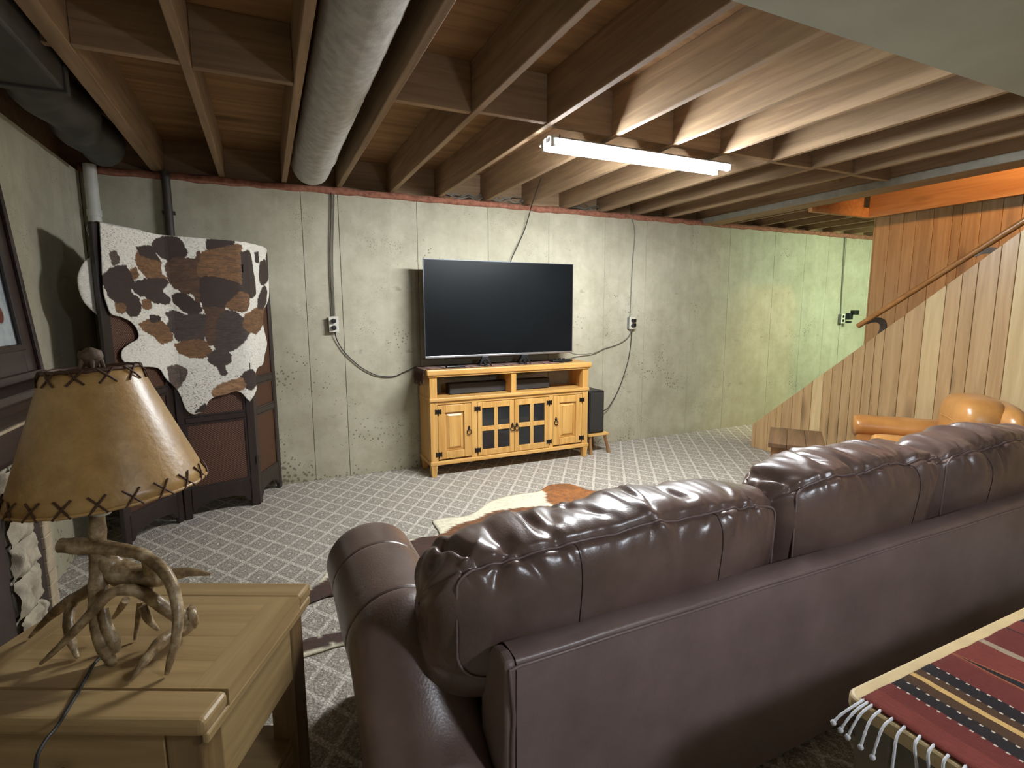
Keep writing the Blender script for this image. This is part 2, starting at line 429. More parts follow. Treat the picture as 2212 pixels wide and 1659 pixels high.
struct('wall_near', MB().box(XL-.2, XR+.2, YN-.2, YN, -.02, JT), M['concrete'])

# ceiling: subfloor boards over open joists, a hole for the stairs
OX0, OX1, OY1, OY0 = 4.47, 5.27, 3.285, .3
ceil = struct('ceiling', MB().box(XL-.2, OX0, YN-.2, YB+.2, JT, JT+.03).box(OX1, XR+.2, YN-.2, YB+.2, JT, JT+.03)
              .box(OX0, OX1, OY1, YB+.2, JT, JT+.03).box(OX0, OX1, YN-.2, OY0, JT, JT+.03), M['subfloor'])
jx = [-.607, -.238, .1655, .552, .956, 1.355, 1.771, 2.172, 2.562, 2.982, 3.385, 3.79]
jx2 = [4.70, 5.10, 5.50, 5.90, 6.3, 6.7, 7.1, 7.5, 7.9, 8.3]
YBM = 1.276                      # far edge of the boxed beam
for i, x in enumerate(jx):
    a = x - (.03 if i == 0 else 0)
    put('joist', MB().box(a, x+.036, YBM+.02, YB+.15, JB, JT), M['joist'], ceil, bevel=.003, seg=1)
for x in jx2:
    put('joist', MB().box(x, x+.036, OY1+.12 if x < OX1+.1 else YBM, YB+.15, JB, JT), M['joist'], ceil, bevel=.003, seg=1)
for i in range(-1, len(jx)):
    x0 = (jx[i]+.036) if i >= 0 else XL-.16; x1 = jx[i+1] if i+1 < len(jx) else 4.25
    y = 2.50 + (.015 if i % 2 else -.01)
    if i != 2: put('blocking', MB().box(x0+.001, x1-.001, y, y+.036, JB+.006, JT), M['block'], ceil, bevel=.002, seg=1)
    put('rim_board', MB().box(x0+.001, x1-.001, YB+.10, YB+.14, WT, JT), M['block'], ceil)
put('rim_board', MB().box(XL-.16, XL-.12, YN, YB+.14, WT, JT), M['block'], ceil)
put('rim_board', MB().box(4.47, XR, YB+.10, YB+.14, WT, JT), M['block'], ceil)
# trimmer beam beside the stair opening, header and lit boards of the stair well
put('stair_trimmer', MB().box(4.25, OX0, YBM, YB+.12, 2.244, JT), M['joist'], ceil, bevel=.004, seg=1)
put('trimmer_strip', MB().box(4.242, 4.25, YBM, YB, 2.246, 2.300), M['steel'], ceil)
put('stair_header', MB().box(OX0, OX1+.04, OY1, OY1+.04, 2.21, 2.30), M['header'], ceil, bevel=.003, seg=1)
put('stair_header', MB().box(OX0, OX1+.04, OY1+.07, OY1+.11, 2.27, JT), M['header'], ceil, bevel=.003, seg=1)
put('stair_side_board', MB().box(OX1, OX1+.04, OY0, OY1, 2.205, 2.62), M['header'], ceil, bevel=.003, seg=1)
# boxed beam over the camera
beam = struct('trim_1', MB().box(XL, 4.245, .25, YBM, 2.272, JT), M['soffit'])
put('beam_edge_board', MB().box(XL, 4.245, .45, YBM+.012, 2.262, 2.272), M['soffit'], beam)

# stair wall in vertical oak planks, its top cut to the pitch of the stairs
XA = 4.287; SK = .8416
def slope(y): return min(.237+(3.611-y)*SK, 2.243)
wa = struct('wall_stair', MB().prism([(3.60, 0), (3.60, slope(3.60)-.012), (1.24, slope(1.24)-.012), (-.6, 2.23), (-.6, 0)], 0, XA+.008, XA+.10), M['groove'])
ys = [3.627, 3.585, 3.451, 3.37, 3.31, 3.21, 3.113, 3.03, 2.932, 2.86, 2.775, 2.70, 2.609, 2.54, 2.473, 2.344, 2.216, 2.098, 2.01, 1.928, 1.815, 1.731, 1.60, 1.47, 1.32, 1.17, 1.02, .85, .7, .5, .3, .1, -.2, -.4, -.6]
light_pl = {7, 16, 21}
for i in range(len(ys)-1):
    a, b = ys[i]-.0015, ys[i+1]+.0015
    za, zb = slope(a), slope(b)
    pts = [(a, .002), (a, za), (b, zb), (b, .002)]
    if slope(a) < 2.243 <= .237+(3.611-b)*SK: pts = [(a, .002), (a, za), (3.611-(2.243-.237)/SK, 2.243), (b, zb), (b, .002)]
    put('plank', MB().prism(pts, 0, XA, XA+.010), M['plank_light'] if i in light_pl else M['plank'], wa, bevel=.002, seg=1)
XB = 5.33
wbb = struct('wall_stairwell', MB().box(XB+.008, XB+.12, -.6, 3.24, 0, 2.40), M['groove'])
yb = [3.25, 3.12, 3.0, 2.90, 2.76, 2.62, 2.55, 2.42, 2.28, 2.16, 2.02, 1.9, 1.76, 1.62, 1.5, 1.3, 1.1, .9, .7, .5, .2, -.1, -.6]
for i in range(len(yb)-1):
    put('plank', MB().box(XB, XB+.010, yb[i+1]+.0015, yb[i]-.0015, .002, 2.40), M['plank'], wbb, bevel=.002, seg=1)
put('end_board', MB().box(XB, XB+.13, 3.25, 3.262, .002, 2.30), M['plank'], wbb)

# ================================================================== BUILDING SERVICES
def lumpy_strip():
    mb = MB(); n = 420; rows = 7
    def fn(i, j):
        x = XL + (XR-XL)*j/(n-1)
        a = -PI*.62 + PI*1.24*i/(rows-1)
        nz = mnoise.noise(Vector((x*9, i*.7, 3))); nz2 = mnoise.noise(Vector((x*2.3, 9, 1)))
        r = .022 + .010*nz + .008*max(0, nz2)
        drop = .05*max(0, mnoise.noise(Vector((x*3.1, 4, 7)))-.42)*(1 if i < 3 else 0)
        return (x, YB + .004 - r*math.cos(a)*1.0, WT+.018 + r*math.sin(a)*1.15 - drop)
    return mb.grid(rows, n, fn)
tag(put('sill_insulation', lumpy_strip(), M['foam']), 'crumbly pink-brown insulation strip along the top of the concrete back wall', 'insulation')

d = thing('round_duct', 'long round grey wrapped duct hung between two ceiling joists', 'duct', (.358, 2.5, 2.36))
mb = MB(); n = 60
mb.grid(24, n, lambda i, j: (.358+(.128+.004*mnoise.noise(Vector((j*.9, i*.6, 0)))+(.004 if j in (n-9, n-8) else 0))*math.cos(2*PI*i/24), .4+(4.16-.4)*j/(n-1), 2.362+(.128+.004*mnoise.noise(Vector((j*.9, i*.6, 5)))+(.004 if j in (n-9, n-8) else 0))*math.sin(2*PI*i/24)), True)
put('duct_body', mb, M['duct'], d)
put('end_cap', MB().lathe((.358, 4.16, 2.362), [(.128, 0), (.118, .03), (.085, .055), (.04, .07), (.001, .074)], 24, Matrix.Rotation(-PI/2, 4, 'X')), M['duct'], d)
put('joint_band', MB().lathe((.358, 3.70, 2.362), [(.131, 0), (.134, .004), (.134, .03), (.131, .034)], 32, Matrix.Rotation(-PI/2, 4, 'X')), M['duct'], d)
d = thing('wall_duct', 'dark dull metal duct along the left wall under the joists', 'duct', (-.82, 3.2, 2.33))
mb = MB(); mb.grid(20, 40, lambda i, j: (-.83+.02*math.sin(j*.4)+(.115+.006*mnoise.noise(Vector((j*.5, i*.5, 2))))*math.cos(2*PI*i/20), 2.75+(4.06-2.75)*j/39, 2.335+(.12+.006*mnoise.noise(Vector((j*.5, i*.5, 8))))*math.sin(2*PI*i/20)), True)
put('duct_body', mb, M['flex'], d, solid=.003)
put('plenum', MB().box(-1.0, -.66, 1.4, 2.75, 2.20, 2.46), M['flex'], d, bevel=.01)
put('flange', MB().box(-1.01, -.65, 2.73, 2.77, 2.19, 2.47), M['flex'], d, bevel=.004)
p = thing('drain_pipe', 'white vertical pipe in the corner behind the folding screen', 'pipe', (-.955, 4.30, 0))
put('pipe_body', MB().tube([(-.955, 4.30, 0), (-.955, 4.30, 2.27)], .036, 16), M['pvc'], p)
put('coupling', MB().tube([(-.955, 4.30, 1.95), (-.955, 4.30, 1.99)], .041, 16), M['pvc'], p)
p = thing('dark_pipe', 'dark vertical pipe on the back wall above the cowhide', 'pipe', (-.553, 4.335, 0))
put('pipe_body', MB().tube([(-.553, 4.335, 0), (-.553, 4.335, 2.28)], .026, 14), M['darkpipe'], p)
put('bracket', MB().box(-.59, -.516, 4.33, 4.369, 2.0, 2.02), M['darkpipe'], p)

def cable(name, pts, r, m, label, cat='cable', n=6, group=None):
    return tag(put(name, MB().tube(smooth_path(pts, n), r, 8), m), label, cat, group)
cable('hanging_cable', [(2.08, 3.92, 2.40), (2.11, 4.06, 2.33), (2.165, 4.25, 2.26), (2.17, 4.315, 2.18), (2.14, 4.34, 2.06), (2.07, 4.34, 1.915), (1.99, 4.31, 1.78), (1.96, 4.25, 1.70), (1.95, 4.185, 1.62)], .0045, M['rubber'], 'black cable hanging from a joist down behind the television')
cable('wall_cable', [(.476, 4.357, 1.306), (.478, 4.357, 1.74), (.508, 4.355, 2.19), (.50, 4.37, 2.275)], .0050, M['darkpipe'], 'dark grey cable down the wall to the left outlet, nearer the screen', 'cable')
cable('wall_cable', [(.494, 4.36, 1.306), (.498, 4.361, 1.741), (.53, 4.362, 2.19), (.53, 4.37, 2.275)], .0032, M['greycable'], 'thin pale cable beside the dark one above the left outlet', 'cable')
cable('wall_cable', [(3.33, 4.36, 1.282), (3.339, 4.36, 1.665), (3.346, 4.36, 1.846), (3.36, 4.358, 2.12), (3.31, 4.37, 2.27)], .0052, M['greycable'], 'grey cable down the wall to the outlet right of the television', 'cable')
cable('wall_cable', [(6.61, 4.36, 1.297), (6.59, 4.36, 1.74), (6.575, 4.358, 2.19), (6.57, 4.37, 2.27)], .0055, M['greycable'], 'cable down the wall to the outlet left of the stairs', 'cable')
cable('power_cord', [(.483, 4.338, 1.195), (.50, 4.352, 1.117), (.555, 4.355, 1.016), (.658, 4.355, .908), (.747, 4.355, .847), (.821, 4.355, .816), (.934, 4.355, .806), (1.02, 4.355, .837), (1.10, 4.345, .87), (1.13, 4.34, .886)], .0042, M['rubber'], 'dark cord sagging from the left outlet to the television stand', 'cord')
cable('power_cord', [(3.35, 4.338, 1.18), (3.30, 4.354, 1.067), (3.165, 4.355, 1.001), (3.027, 4.352, .973), (2.892, 4.345, .93), (2.70, 4.33, .925), (2.55, 4.25, .96)], .004, M['greycable'], 'grey cord looping from the right outlet to the television', 'cord')
cable('power_cord', [(3.345, 4.338, 1.19), (3.328, 4.354, .879), (3.234, 4.355, .599), (3.125, 4.35, .42), (3.03, 4.33, .352), (2.90, 4.30, .37)], .0045, M['rubber'], 'dark cord falling from the right outlet to the black speaker', 'cord')
def wire_loops(x0, x1, label, seed):
    rnd = random.Random(seed); mb = MB()
    for k in range(4):
        z = JB+.01+.012*k; y = YB+.03+.01*k
        pts = [(x0, y, z+.02)]
        for q in range(1, 6): pts.append((x0+(x1-x0)*q/6, y-rnd.uniform(.01, .05), z+rnd.uniform(-.02, .02)))
        pts.append((x1, y, z+.02)); mb.tube(smooth_path(pts, 5), .004, 6)
    tag(put('wire_bundle', mb, M['greycable']), label, 'wire', 'wire loops in the joist bays')
wire_loops(1.40, 1.76, 'loose white wires in the joist bay above the left of the television', 1)
wire_loops(1.81, 2.16, 'loose wires in the joist bay above the right of the television', 2)
wire_loops(2.61, 2.97, 'loose wires in the joist bay above the far end of the light', 3)

def outlet(x, z, label, double=True, plugs=(0, 1)):
    t_ = thing('wall_outlet', label, 'outlet', (x, YB, z), 0, 'outlets on the back wall')
    put('outlet_box', MB().box(x-.034, x+.034, YB-.042, YB-.001, z-.058, z+.058), M['greybox'], t_, bevel=.004)
    put('cover_plate', MB().box(x-.036, x+.036, YB-.046, YB-.042, z-.06, z+.06), M['whitepl'], t_, bevel=.002)
    for k, dz in enumerate((.026, -.026)):
        put('socket', MB().tube([(x, YB-.046, z+dz), (x, YB-.049, z+dz)], .018, 16), M['whitepl'] if k not in plugs else M['black'], t_)
    return t_
o = outlet(.478, 1.243, 'white double outlet on the back wall between screen and television stand')
for z0 in (1.255, 1.203): put('plug', MB().box(.462, .494, 4.298, 4.32, z0, z0+.028), M['black'], o, bevel=.005)
o = outlet(3.337, 1.216, 'grey outlet on the back wall right of the television')
for z0 in (1.225, 1.18): put('plug', MB().box(3.326, 3.362, 4.29, 4.321, z0, z0+.033), M['black'], o, bevel=.005)
o = outlet(6.612, 1.232, 'outlet on the greenish end of the back wall beside the handrail')
put('adapter', MB().box(6.655, 6.72, 4.27, 4.325, 1.22, 1.30).box(6.70, 6.79, 4.24, 4.30, 1.28, 1.335).box(6.655, 6.70, 4.27, 4.325, 1.175, 1.20), M['black'], o, bevel=.006)

# fluorescent shop lights: enamelled reflector, two bare tubes
def shop_light(FX0, FX1, FY, FZ, label, tube_mat):
    L_ = thing('fluorescent_light', label, 'light', ((FX0+FX1)/2, FY, 2.27))
    hood = [(FY-.088, FZ+.013), (FY-.086, FZ+.010), (FY-.030, FZ+.034), (FY+.030, FZ+.034), (FY+.086, FZ+.010), (FY+.088, FZ+.013), (FY+.032, FZ+.038), (FY-.032, FZ+.038)]
    put('reflector', MB().prism(hood, 0, FX0+.02, FX1), M['hood'], L_)
    put('ballast_cover', MB().prism([(FY-.022, FZ+.033), (FY-.016, FZ+.012), (FY+.016, FZ+.012), (FY+.022, FZ+.033)], 0, FX0+.03, FX1-.01), M['hood'], L_)
    for s in (-1, 1):
        put('tube', MB().tube([(FX0+.04, FY+s*.055, FZ), (FX1-.04, FY+s*.055, FZ)], .019, 14), tube_mat, L_)
        for x in (FX0+.02, FX1-.03):
            put('tube_holder', MB().box(x, x+.018, FY+s*.055-.016, FY+s*.055+.016, FZ-.022, FZ+.03), M['hood'], L_, bevel=.003)
    for k, x in enumerate((FX0+.10, FX1-.12)):
        put('hanger', MB().tube([(x, FY, FZ+.036), (x, FY, JB-.001)], .0035, 8), M['tubeends'], L_)
    put('hook', MB().tube(smooth_path([(FX0+.012, FY-.03, FZ+.035), (FX0+.0, FY-.03, FZ+.01), (FX0+.012, FY-.03, FZ-.02), (FX0+.03, FY-.03, FZ-.01)], 5), .003, 8), M['tubeends'], L_)
    put('hook', MB().tube(smooth_path([(FX0+.05, FY-.082, FZ+.030), (FX0+.045, FY-.092, FZ-.00), (FX0+.055, FY-.085, FZ-.024), (FX0+.066, FY-.075, FZ-.015)], 5), .003, 8), M['tubeends'], L_)
shop_light(1.40, 2.70, 2.612, 2.222, 'bright white fluorescent tube light hung under the joists before the television', M['tube'])
# cool white globe on a cord behind the camera: it lights the sofa back and the runner
GX, GY, GZ = 1.30, -.50, 1.66
pl = thing('pendant_lamp', 'cool white globe lamp hanging on a cord behind the console table', 'lamp', (GX, GY, JT))
put('cord', MB().tube([(GX, GY, GZ+.16), (GX, GY, JT)], .004, 8), M['rubber'], pl)
put('shade', MB().lathe((GX, GY, GZ), [(.030, .125), (.06, .115), (.115, .075), (.150, .030), (.152, .028), (.117, .070), (.06, .109), (.03, .119)], 32), M['hood'], pl)  # unseen shade added to keep the globe's light off the ceiling
put('lamp_holder', MB().lathe((GX, GY, GZ+.095), [(.001, .075), (.022, .07), (.026, .02), (.034, .0), (.001, .0)], 18), M['black'], pl)
put('globe', MB().lathe((GX, GY, GZ), [(.095*math.sin(a), -.095*math.cos(a)) for a in np.linspace(.02, PI-.3, 16)], 28), M['globe'], pl)

# ================================================================== TELEVISION STAND
X0, X1, YF, YK = 1.145, 2.633, 4.03, 4.345
ts = thing('television_stand', 'honey pine television stand with iron hinges against the back wall', 'cabinet', (1.89, 4.19, 0))
put('top', MB().box(X0-.022, X1+.022, YF-.022, YK, .835, .88), M['pineX'], ts, bevel=.007)
put('top_moulding', MB().box(X0-.010, X1+.010, YF-.010, YK, .820, .836), M['pineX'], ts, bevel=.004)
put('side_panel', MB().box(X0, X0+.022, YF+.055, YK, .10, .822), M['pineZ'], ts, bevel=.002)
put('side_panel', MB().box(X1-.022, X1, YF+.055, YK, .10, .822), M['pineZ'], ts, bevel=.002)
put('front_post', MB().box(X0, X0+.062, YF, YF+.056, .125, .822), M['pineZ'], ts, bevel=.003)
put('front_post', MB().box(X1-.062, X1, YF, YF+.056, .125, .822), M['pineZ'], ts, bevel=.003)
put('divider', MB().box(1.860, 1.908, YF, YF+.28, .645, .822), M['pineZ'], ts, bevel=.003)
put('shelf', MB().box(X0-.006, X1+.006, YF-.012, YK-.01, .622, .650), M['pineX'], ts, bevel=.005)
put('apron', MB().box(X0+.06, X1-.06, YF+.004, YF+.03, .594, .622), M['pineX'], ts, bevel=.002)
put('base_rail', MB().box(X0-.008, X1+.008, YF-.012, YK, .097, .130), M['pineX'], ts, bevel=.006)
put('bottom_board', MB().box(X0+.02, X1-.02, YF+.03, YK-.01, .130, .145), M['pineD'], ts)
put('inner_shelf', MB().box(1.55, 2.23, YF+.04, YK-.02, .350, .365), M['pineX'], ts)
put('back_board', MB().box(X0+.02, X1-.02, YK-.012, YK, .13, .64), M['pineD'], ts)
put('stile', MB().box(1.497, 1.547, YF+.002, YF+.035, .130, .596), M['pineZ'], ts, bevel=.002)
put('stile', MB().box(2.228, 2.270, YF+.002, YF+.035, .130, .596), M['pineZ'], ts, bevel=.002)
for x in (X0+.026, X1-.026):
    for y in (YF+.020, YK-.03):
        put('leg', MB().taper(x, y, 0, .098, .019, .027), M['pineZ'], ts, bevel=.002)
def hinge(p, x, z):
    put('hinge', MB().box(x-.022, x+.022, YF-.006, YF-.0005, z-.016, z+.016).box(x-.003, x+.003, YF-.009, YF-.001, z-.034, z+.020)
        .box(x-.026, x-.019, YF-.006, YF-.001, z-.021, z+.021).box(x+.019, x+.026, YF-.006, YF-.001, z-.021, z+.021), M['iron'], p, bevel=.0015, seg=1)
def ring_pull(p, x, z):
    mb = MB().box(x-.010, x+.010, YF-.006, YF-.0005, z-.004, z+.022).box(x-.004, x+.004, YF-.007, YF-.0005, z+.02, z+.034)
    mb.tube([(x+.017*math.cos(a), YF-.010-.003*math.cos(a), z-.016+.021*math.sin(a)) for a in np.linspace(0, 2*PI, 20, endpoint=False)], .0038, 8, closed=True)
    put('ring_pull', mb, M['iron'], p)
def panel_door(x0, x1, hx, px):
    z0, z1 = .143, .589; w = .062
    fr = MB().box(x0, x0+w, YF, YF+.024, z0, z1).box(x1-w, x1, YF, YF+.024, z0, z1).box(x0+w, x1-w, YF, YF+.024, z0, z0+w).box(x0+w, x1-w, YF, YF+.024, z1-w, z1)
    d_ = put('door', fr, M['pineZ'], ts, bevel=.004)
    a0, a1, b0, b1 = x0+w, x1-w, z0+w, z1-w; i = .032
    vs = [(a0, YF+.020, b0), (a1, YF+.020, b0), (a1, YF+.020, b1), (a0, YF+.020, b1), (a0+.012, YF+.018, b0+.012), (a1-.012, YF+.018, b0+.012), (a1-.012, YF+.018, b1-.012), (a0+.012, YF+.018, b1-.012),
          (a0+i, YF+.006, b0+i), (a1-i, YF+.006, b0+i), (a1-i, YF+.006, b1-i), (a0+i, YF+.006, b1-i)]
    fs = [(0,1,5,4),(1,2,6,5),(2,3,7,6),(3,0,4,7),(4,5,9,8),(5,6,10,9),(6,7,11,10),(7,4,8,11),(8,9,10,11)]
    put('raised_panel', MB().add(vs, fs), M['pineZ'], d_)
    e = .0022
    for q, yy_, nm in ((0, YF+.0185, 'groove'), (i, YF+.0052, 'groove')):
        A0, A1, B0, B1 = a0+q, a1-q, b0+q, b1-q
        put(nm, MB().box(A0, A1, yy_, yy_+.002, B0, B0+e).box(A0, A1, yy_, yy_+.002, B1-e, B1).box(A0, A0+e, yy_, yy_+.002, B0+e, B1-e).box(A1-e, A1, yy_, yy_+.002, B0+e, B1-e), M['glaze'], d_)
    for z in (.540, .187): hinge(d_, hx, z)
    ring_pull(d_, px, .368)
def glass_door(x0, x1, hx, px):
    z0, z1 = .134, .589; w = .042; cx = (x0+x1)/2; cz = .3625
    fr = MB().box(x0, x0+w, YF, YF+.022, z0, z1).box(x1-w, x1, YF, YF+.022, z0, z1).box(x0+w, x1-w, YF, YF+.022, z0, z0+.05).box(x0+w, x1-w, YF, YF+.022, z1-.05, z1)
    fr.box(cx-.017, cx+.017, YF+.002, YF+.02, z0+.05, z1-.05).box(x0+w, cx-.017, YF+.002, YF+.02, cz-.020, cz+.020).box(cx+.017, x1-w, YF+.002, YF+.02, cz-.020, cz+.020)
    d_ = put('door', fr, M['pineZ'], ts, bevel=.003)
    for a, b in ((x0+w, cx-.017), (cx+.017, x1-w)):
        for c_, e in ((z0+.05, cz-.020), (cz+.020, z1-.05)):
            put('pane', MB().box(a+.0005, b-.0005, YF+.010, YF+.012, c_+.0005, e-.0005), M['glass'], d_)
    for z in (.540, .187): hinge(d_, hx, z)
    ring_pull(d_, px, .358)
panel_door(1.2085, 1.495, 1.212, 1.472)
glass_door(1.550, 1.886, 1.549, 1.868)
glass_door(1.890, 2.226, 2.228, 1.909)
panel_door(2.272, 2.5695, 2.566, 2.297)

sb = thing('sound_bar', 'long black speaker bar lying behind the cubby divider of the pine stand', 'speaker', (1.82, 4.325, .65))
# ------- cloth on the stand
t_ = thing('fringed_cloth', 'striped woven cloth with brown fringe under the television', 'cloth', (1.75, 4.2, .88))
put('cloth', MB().grid(30, 12, lambda i, j: (1.118+(2.40-1.118)*i/29, 4.055+(4.338-4.055)*j/11, .8835+.0015*mnoise.noise(Vector((i*.5, j*.8, 0))))), M['cloth'], t_, solid=.004)
put('cloth_drop', MB().grid(4, 12, lambda i, j: (1.118-.010*min(i, 2)/2, 4.055+(4.338-4.055)*j/11, .884-.010*i)), M['cloth'], t_, solid=.004)
mb = MB(); rnd = random.Random(4)
for k in range(60):
    y = 4.056+.28*k/59; l = rnd.uniform(.07, .12)
    mb.tube([(1.108, y, .856), (1.104+rnd.uniform(-.006, .004), y+rnd.uniform(-.006, .006), .856-l*.5), (1.108+rnd.uniform(-.008, .006), y+rnd.uniform(-.01, .01), .856-l)], .0022, 5)
fr = put('fringe', mb, M['fringe'], t_); fr['kind'] = 'stuff'

put('bar_body', MB().box(1.342, 2.298, 4.15, 4.24, .6505, .745), M['black'], sb, bevel=.012)
put('grille', MB().box(1.352, 2.288, 4.146, 4.151, .658, .738), M['rubber'], sb)

# television
tv = thing('television', 'large flat black television standing on the pine stand', 'television', (1.836, 4.15, .888))
TX0, TX1, TZ0, TZ1, TY = 1.148, 2.524, .962, 1.752, 4.14
put('back_shell', MB().box(TX0+.006, TX1-.006, TY+.012, TY+.035, TZ0+.006, TZ1-.006).box(TX0+.25, TX1-.25, TY+.035, TY+.075, TZ0+.03, TZ0+.45), M['black'], tv, bevel=.006)
put('screen', MB().box(TX0+.005, TX1-.005, TY, TY+.012, TZ0+.017, TZ1-.005), M['screen'], tv)
put('bezel', MB().box(TX0, TX0+.005, TY-.001, TY+.014, TZ0, TZ1).box(TX1-.005, TX1, TY-.001, TY+.014, TZ0, TZ1).box(TX0, TX1, TY-.001, TY+.014, TZ1-.005, TZ1), M['tvrim'], tv)
put('bottom_strip', MB().box(TX0, TX1, TY-.004, TY+.014, TZ0, TZ0+.017), M['silver'], tv, bevel=.002)
for x in (1.645, 2.015):
    mb = MB()
    mb.prism([(4.12, .966), (4.155, .966), (4.155, .93), (4.075, .889), (4.055, .8865), (4.055, .892), (4.12, .935)], 0, x-.011, x+.011)
    mb.prism([(4.155, .93), (4.155, .966), (4.17, .94), (4.24, .893), (4.24, .8865)], 0, x-.009, x+.009)
    mb.prism([(x-.02, .966), (x+.03, .966), (x+.066, .8865), (x+.056, .8865), (x+.012, .94), (x-.016, .925), (x-.042, .8865), (x-.052, .8865)], 1, 4.09, 4.102)
    put('foot', mb, M['black'], tv, bevel=.002)
tag(put('remote_control', MB().box(1.30, 1.46, 4.06, 4.10, .8865, .902, Matrix.Translation((0,0,0))), M['black'], bevel=.006), 'flat black remote control on the left front of the pine stand', 'remote control')
g = thing('streaming_box', 'small black device with prongs on the right of the pine stand', 'device', (2.40, 4.13, .88))
put('case', MB().box(2.30, 2.50, 4.09, 4.17, .8865, .905), M['black'], g, bevel=.005)
put('antenna', MB().box(2.33, 2.35, 4.11, 4.12, .904, .918).box(2.37, 2.39, 4.11, 4.12, .904, .921).box(2.41, 2.43, 4.11, 4.12, .904, .918), M['black'], g)

# subwoofer on a little stool
st = thing('small_stool', 'low rustic wooden stool under the black speaker beside the pine stand', 'stool', (2.79, 4.19, 0))
put('seat', MB().box(2.67, 2.892, 4.06, 4.34, .172, .196), M['pineX'], st, bevel=.004)
for x, y, dx, dy in ((2.70, 4.09, -.0, -.02), (2.862, 4.09, .035, -.03), (2.70, 4.30, .0, .02), (2.862, 4.30, .03, .03)):
    put('leg', MB().tube([(x+dx, y+dy, 0.0), (x+dx*.5, y+dy*.5, .09), (x, y, .174)], [.017, .014, .016], 10), M['rusticZ'], st)
sw = thing('subwoofer', 'black box speaker standing on a low stool right of the pine stand', 'speaker', (2.76, 4.2, .196))
put('cabinet', MB().box(2.676, 2.848, 4.08, 4.335, .1975, .60), M['black'], sw, bevel=.012)
put('grille', MB().box(2.69, 2.834, 4.073, 4.081, .215, .585), M['rubber'], sw, bevel=.003)

# ================================================================== FOLDING SCREEN AND COWHIDES
PA = [Vector((-.745-.040, 3.52-.070, 0)), Vector((-.553, 3.857, 0)), Vector((-.114, 3.97, 0)), Vector((.042, 4.33, 0))]
EXT = (PA[0]-Vector((-.745, 3.52, 0))).length
fs_ = thing('folding_screen', 'dark wooden folding screen with woven cane panels in the left corner', 'screen', (-.35, 3.9, 0))
SH = 1.806
for k in range(3):
    a, b = PA[k], PA[k+1]; Lk = (b-a).length; t_ = (b-a).normalized(); n_ = Vector((t_.y, -t_.x, 0))
    Mx = Matrix(((t_.x, -n_.x, 0, a.x), (t_.y, -n_.y, 0, a.y), (0, 0, 1, 0), (0, 0, 0, 1)))   # local x along the panel, y to the back
    w = .045; g = .003; L0, L1 = g, Lk-g
    hgt = SH - (.02 if k else 0)
    mb = MB().box(L0, L0+w, 0, .026, 0, hgt, Mx).box(L1-w, L1, 0, .026, 0, hgt, Mx)
    for z0, z1 in ((hgt-.06, hgt-.005), (.845, .885), (.63, .67)): mb.box(L0+w, L1-w, .002, .024, z0, z1, Mx)
    # bottom rail with a scalloped arch between the feet
    arch = [(L0+w, .20), (L0+w, .045)]
    cx = (L0+L1)/2; hw = (L1-L0)/2-w-.02
    for q in range(13):
        u = -1+2*q/12; arch.append((cx+u*hw, .045+.055*math.sqrt(max(0, 1-u*u))**.7))
    arch += [(L1-w, .045), (L1-w, .20)]
    n = len(arch)
    vs = [Mx @ Vector((p, .002, z)) for p, z in arch]+[Mx @ Vector((p, .024, z)) for p, z in arch]
    mb.add(vs, [tuple(range(n))[::-1], tuple(range(n, 2*n))]+[(i, (i+1)%n, n+(i+1)%n, n+i) for i in range(n)])
    pn = put('panel_frame', mb, M['screenwood'], fs_, bevel=.004, seg=1)
    for z0, z1 in ((.20, .63), (.67, .845), (.885, hgt-.06)):
        i = .012
        put('inner_moulding', MB().box(L0+w, L0+w+i, .004, .02, z0, z1, Mx).box(L1-w-i, L1-w, .004, .02, z0, z1, Mx).box(L0+w+i, L1-w-i, .004, .02, z0, z0+i, Mx).box(L0+w+i, L1-w-i, .004, .02, z1-i, z1, Mx), M['screenwood'], pn)
        put('cane_panel', MB().box(L0+w+i, L1-w-i, .010, .016, z0+i, z1-i, Mx), M['cane'], pn)
    if k:
        for z in (.3, .95, 1.6):
            put('hinge', MB().box(-.012, .016, -.003, .0, z, z+.05, Mx), M['iron'], fs_)

DARK, BLK, MIDB, BRN, GRY, TANC, SPK = S(54,36,28), S(40,30,27), S(128,90,52), S(90,62,40), S(72,58,53), S(166,124,86), S(110,92,80)
WHITE = S(232,228,216)
HCOL = {'d': DARK, 'm': MIDB, 'b': BRN, 'g': GRY, 't': TANC, 's': SPK}
OUT = [(-0.042, 1.800), (0.118, 1.798), (0.3, 1.797), (0.453, 1.796), (0.645, 1.794), (0.841, 1.792), (1.168, 1.790), (1.159, 1.719), (1.183, 1.622), (1.188, 1.533), (1.174, 1.442), (1.121, 1.386), (1.072, 1.352), (1.039, 1.265), (1.063, 1.175), (1.078, 1.108), (1.028, 1.033), (0.994, 0.97), (0.918, 0.955), (0.877, 0.917), (0.874, 0.82), (0.828, 0.751), (0.811, 0.738), (0.785, 0.779), (0.758, 0.808), (0.72, 0.812), (0.672, 0.796), (0.608, 0.787), (0.57, 0.76), (0.549, 0.711), (0.486, 0.688), (0.445, 0.724), (0.425, 0.796), (0.396, 0.859), (0.315, 0.937), (0.26, 1.005), (0.108, 1.031), (0.034, 1.056), (0.006, 1.089), (0.017, 1.131), (0.069, 1.162), (0.134, 1.189), (0.135, 1.238), (0.096, 1.283), (0.035, 1.31), (-0.03, 1.327), (-0.049, 1.368), (-0.065, 1.441), (-0.061, 1.547), (-0.054, 1.675)]
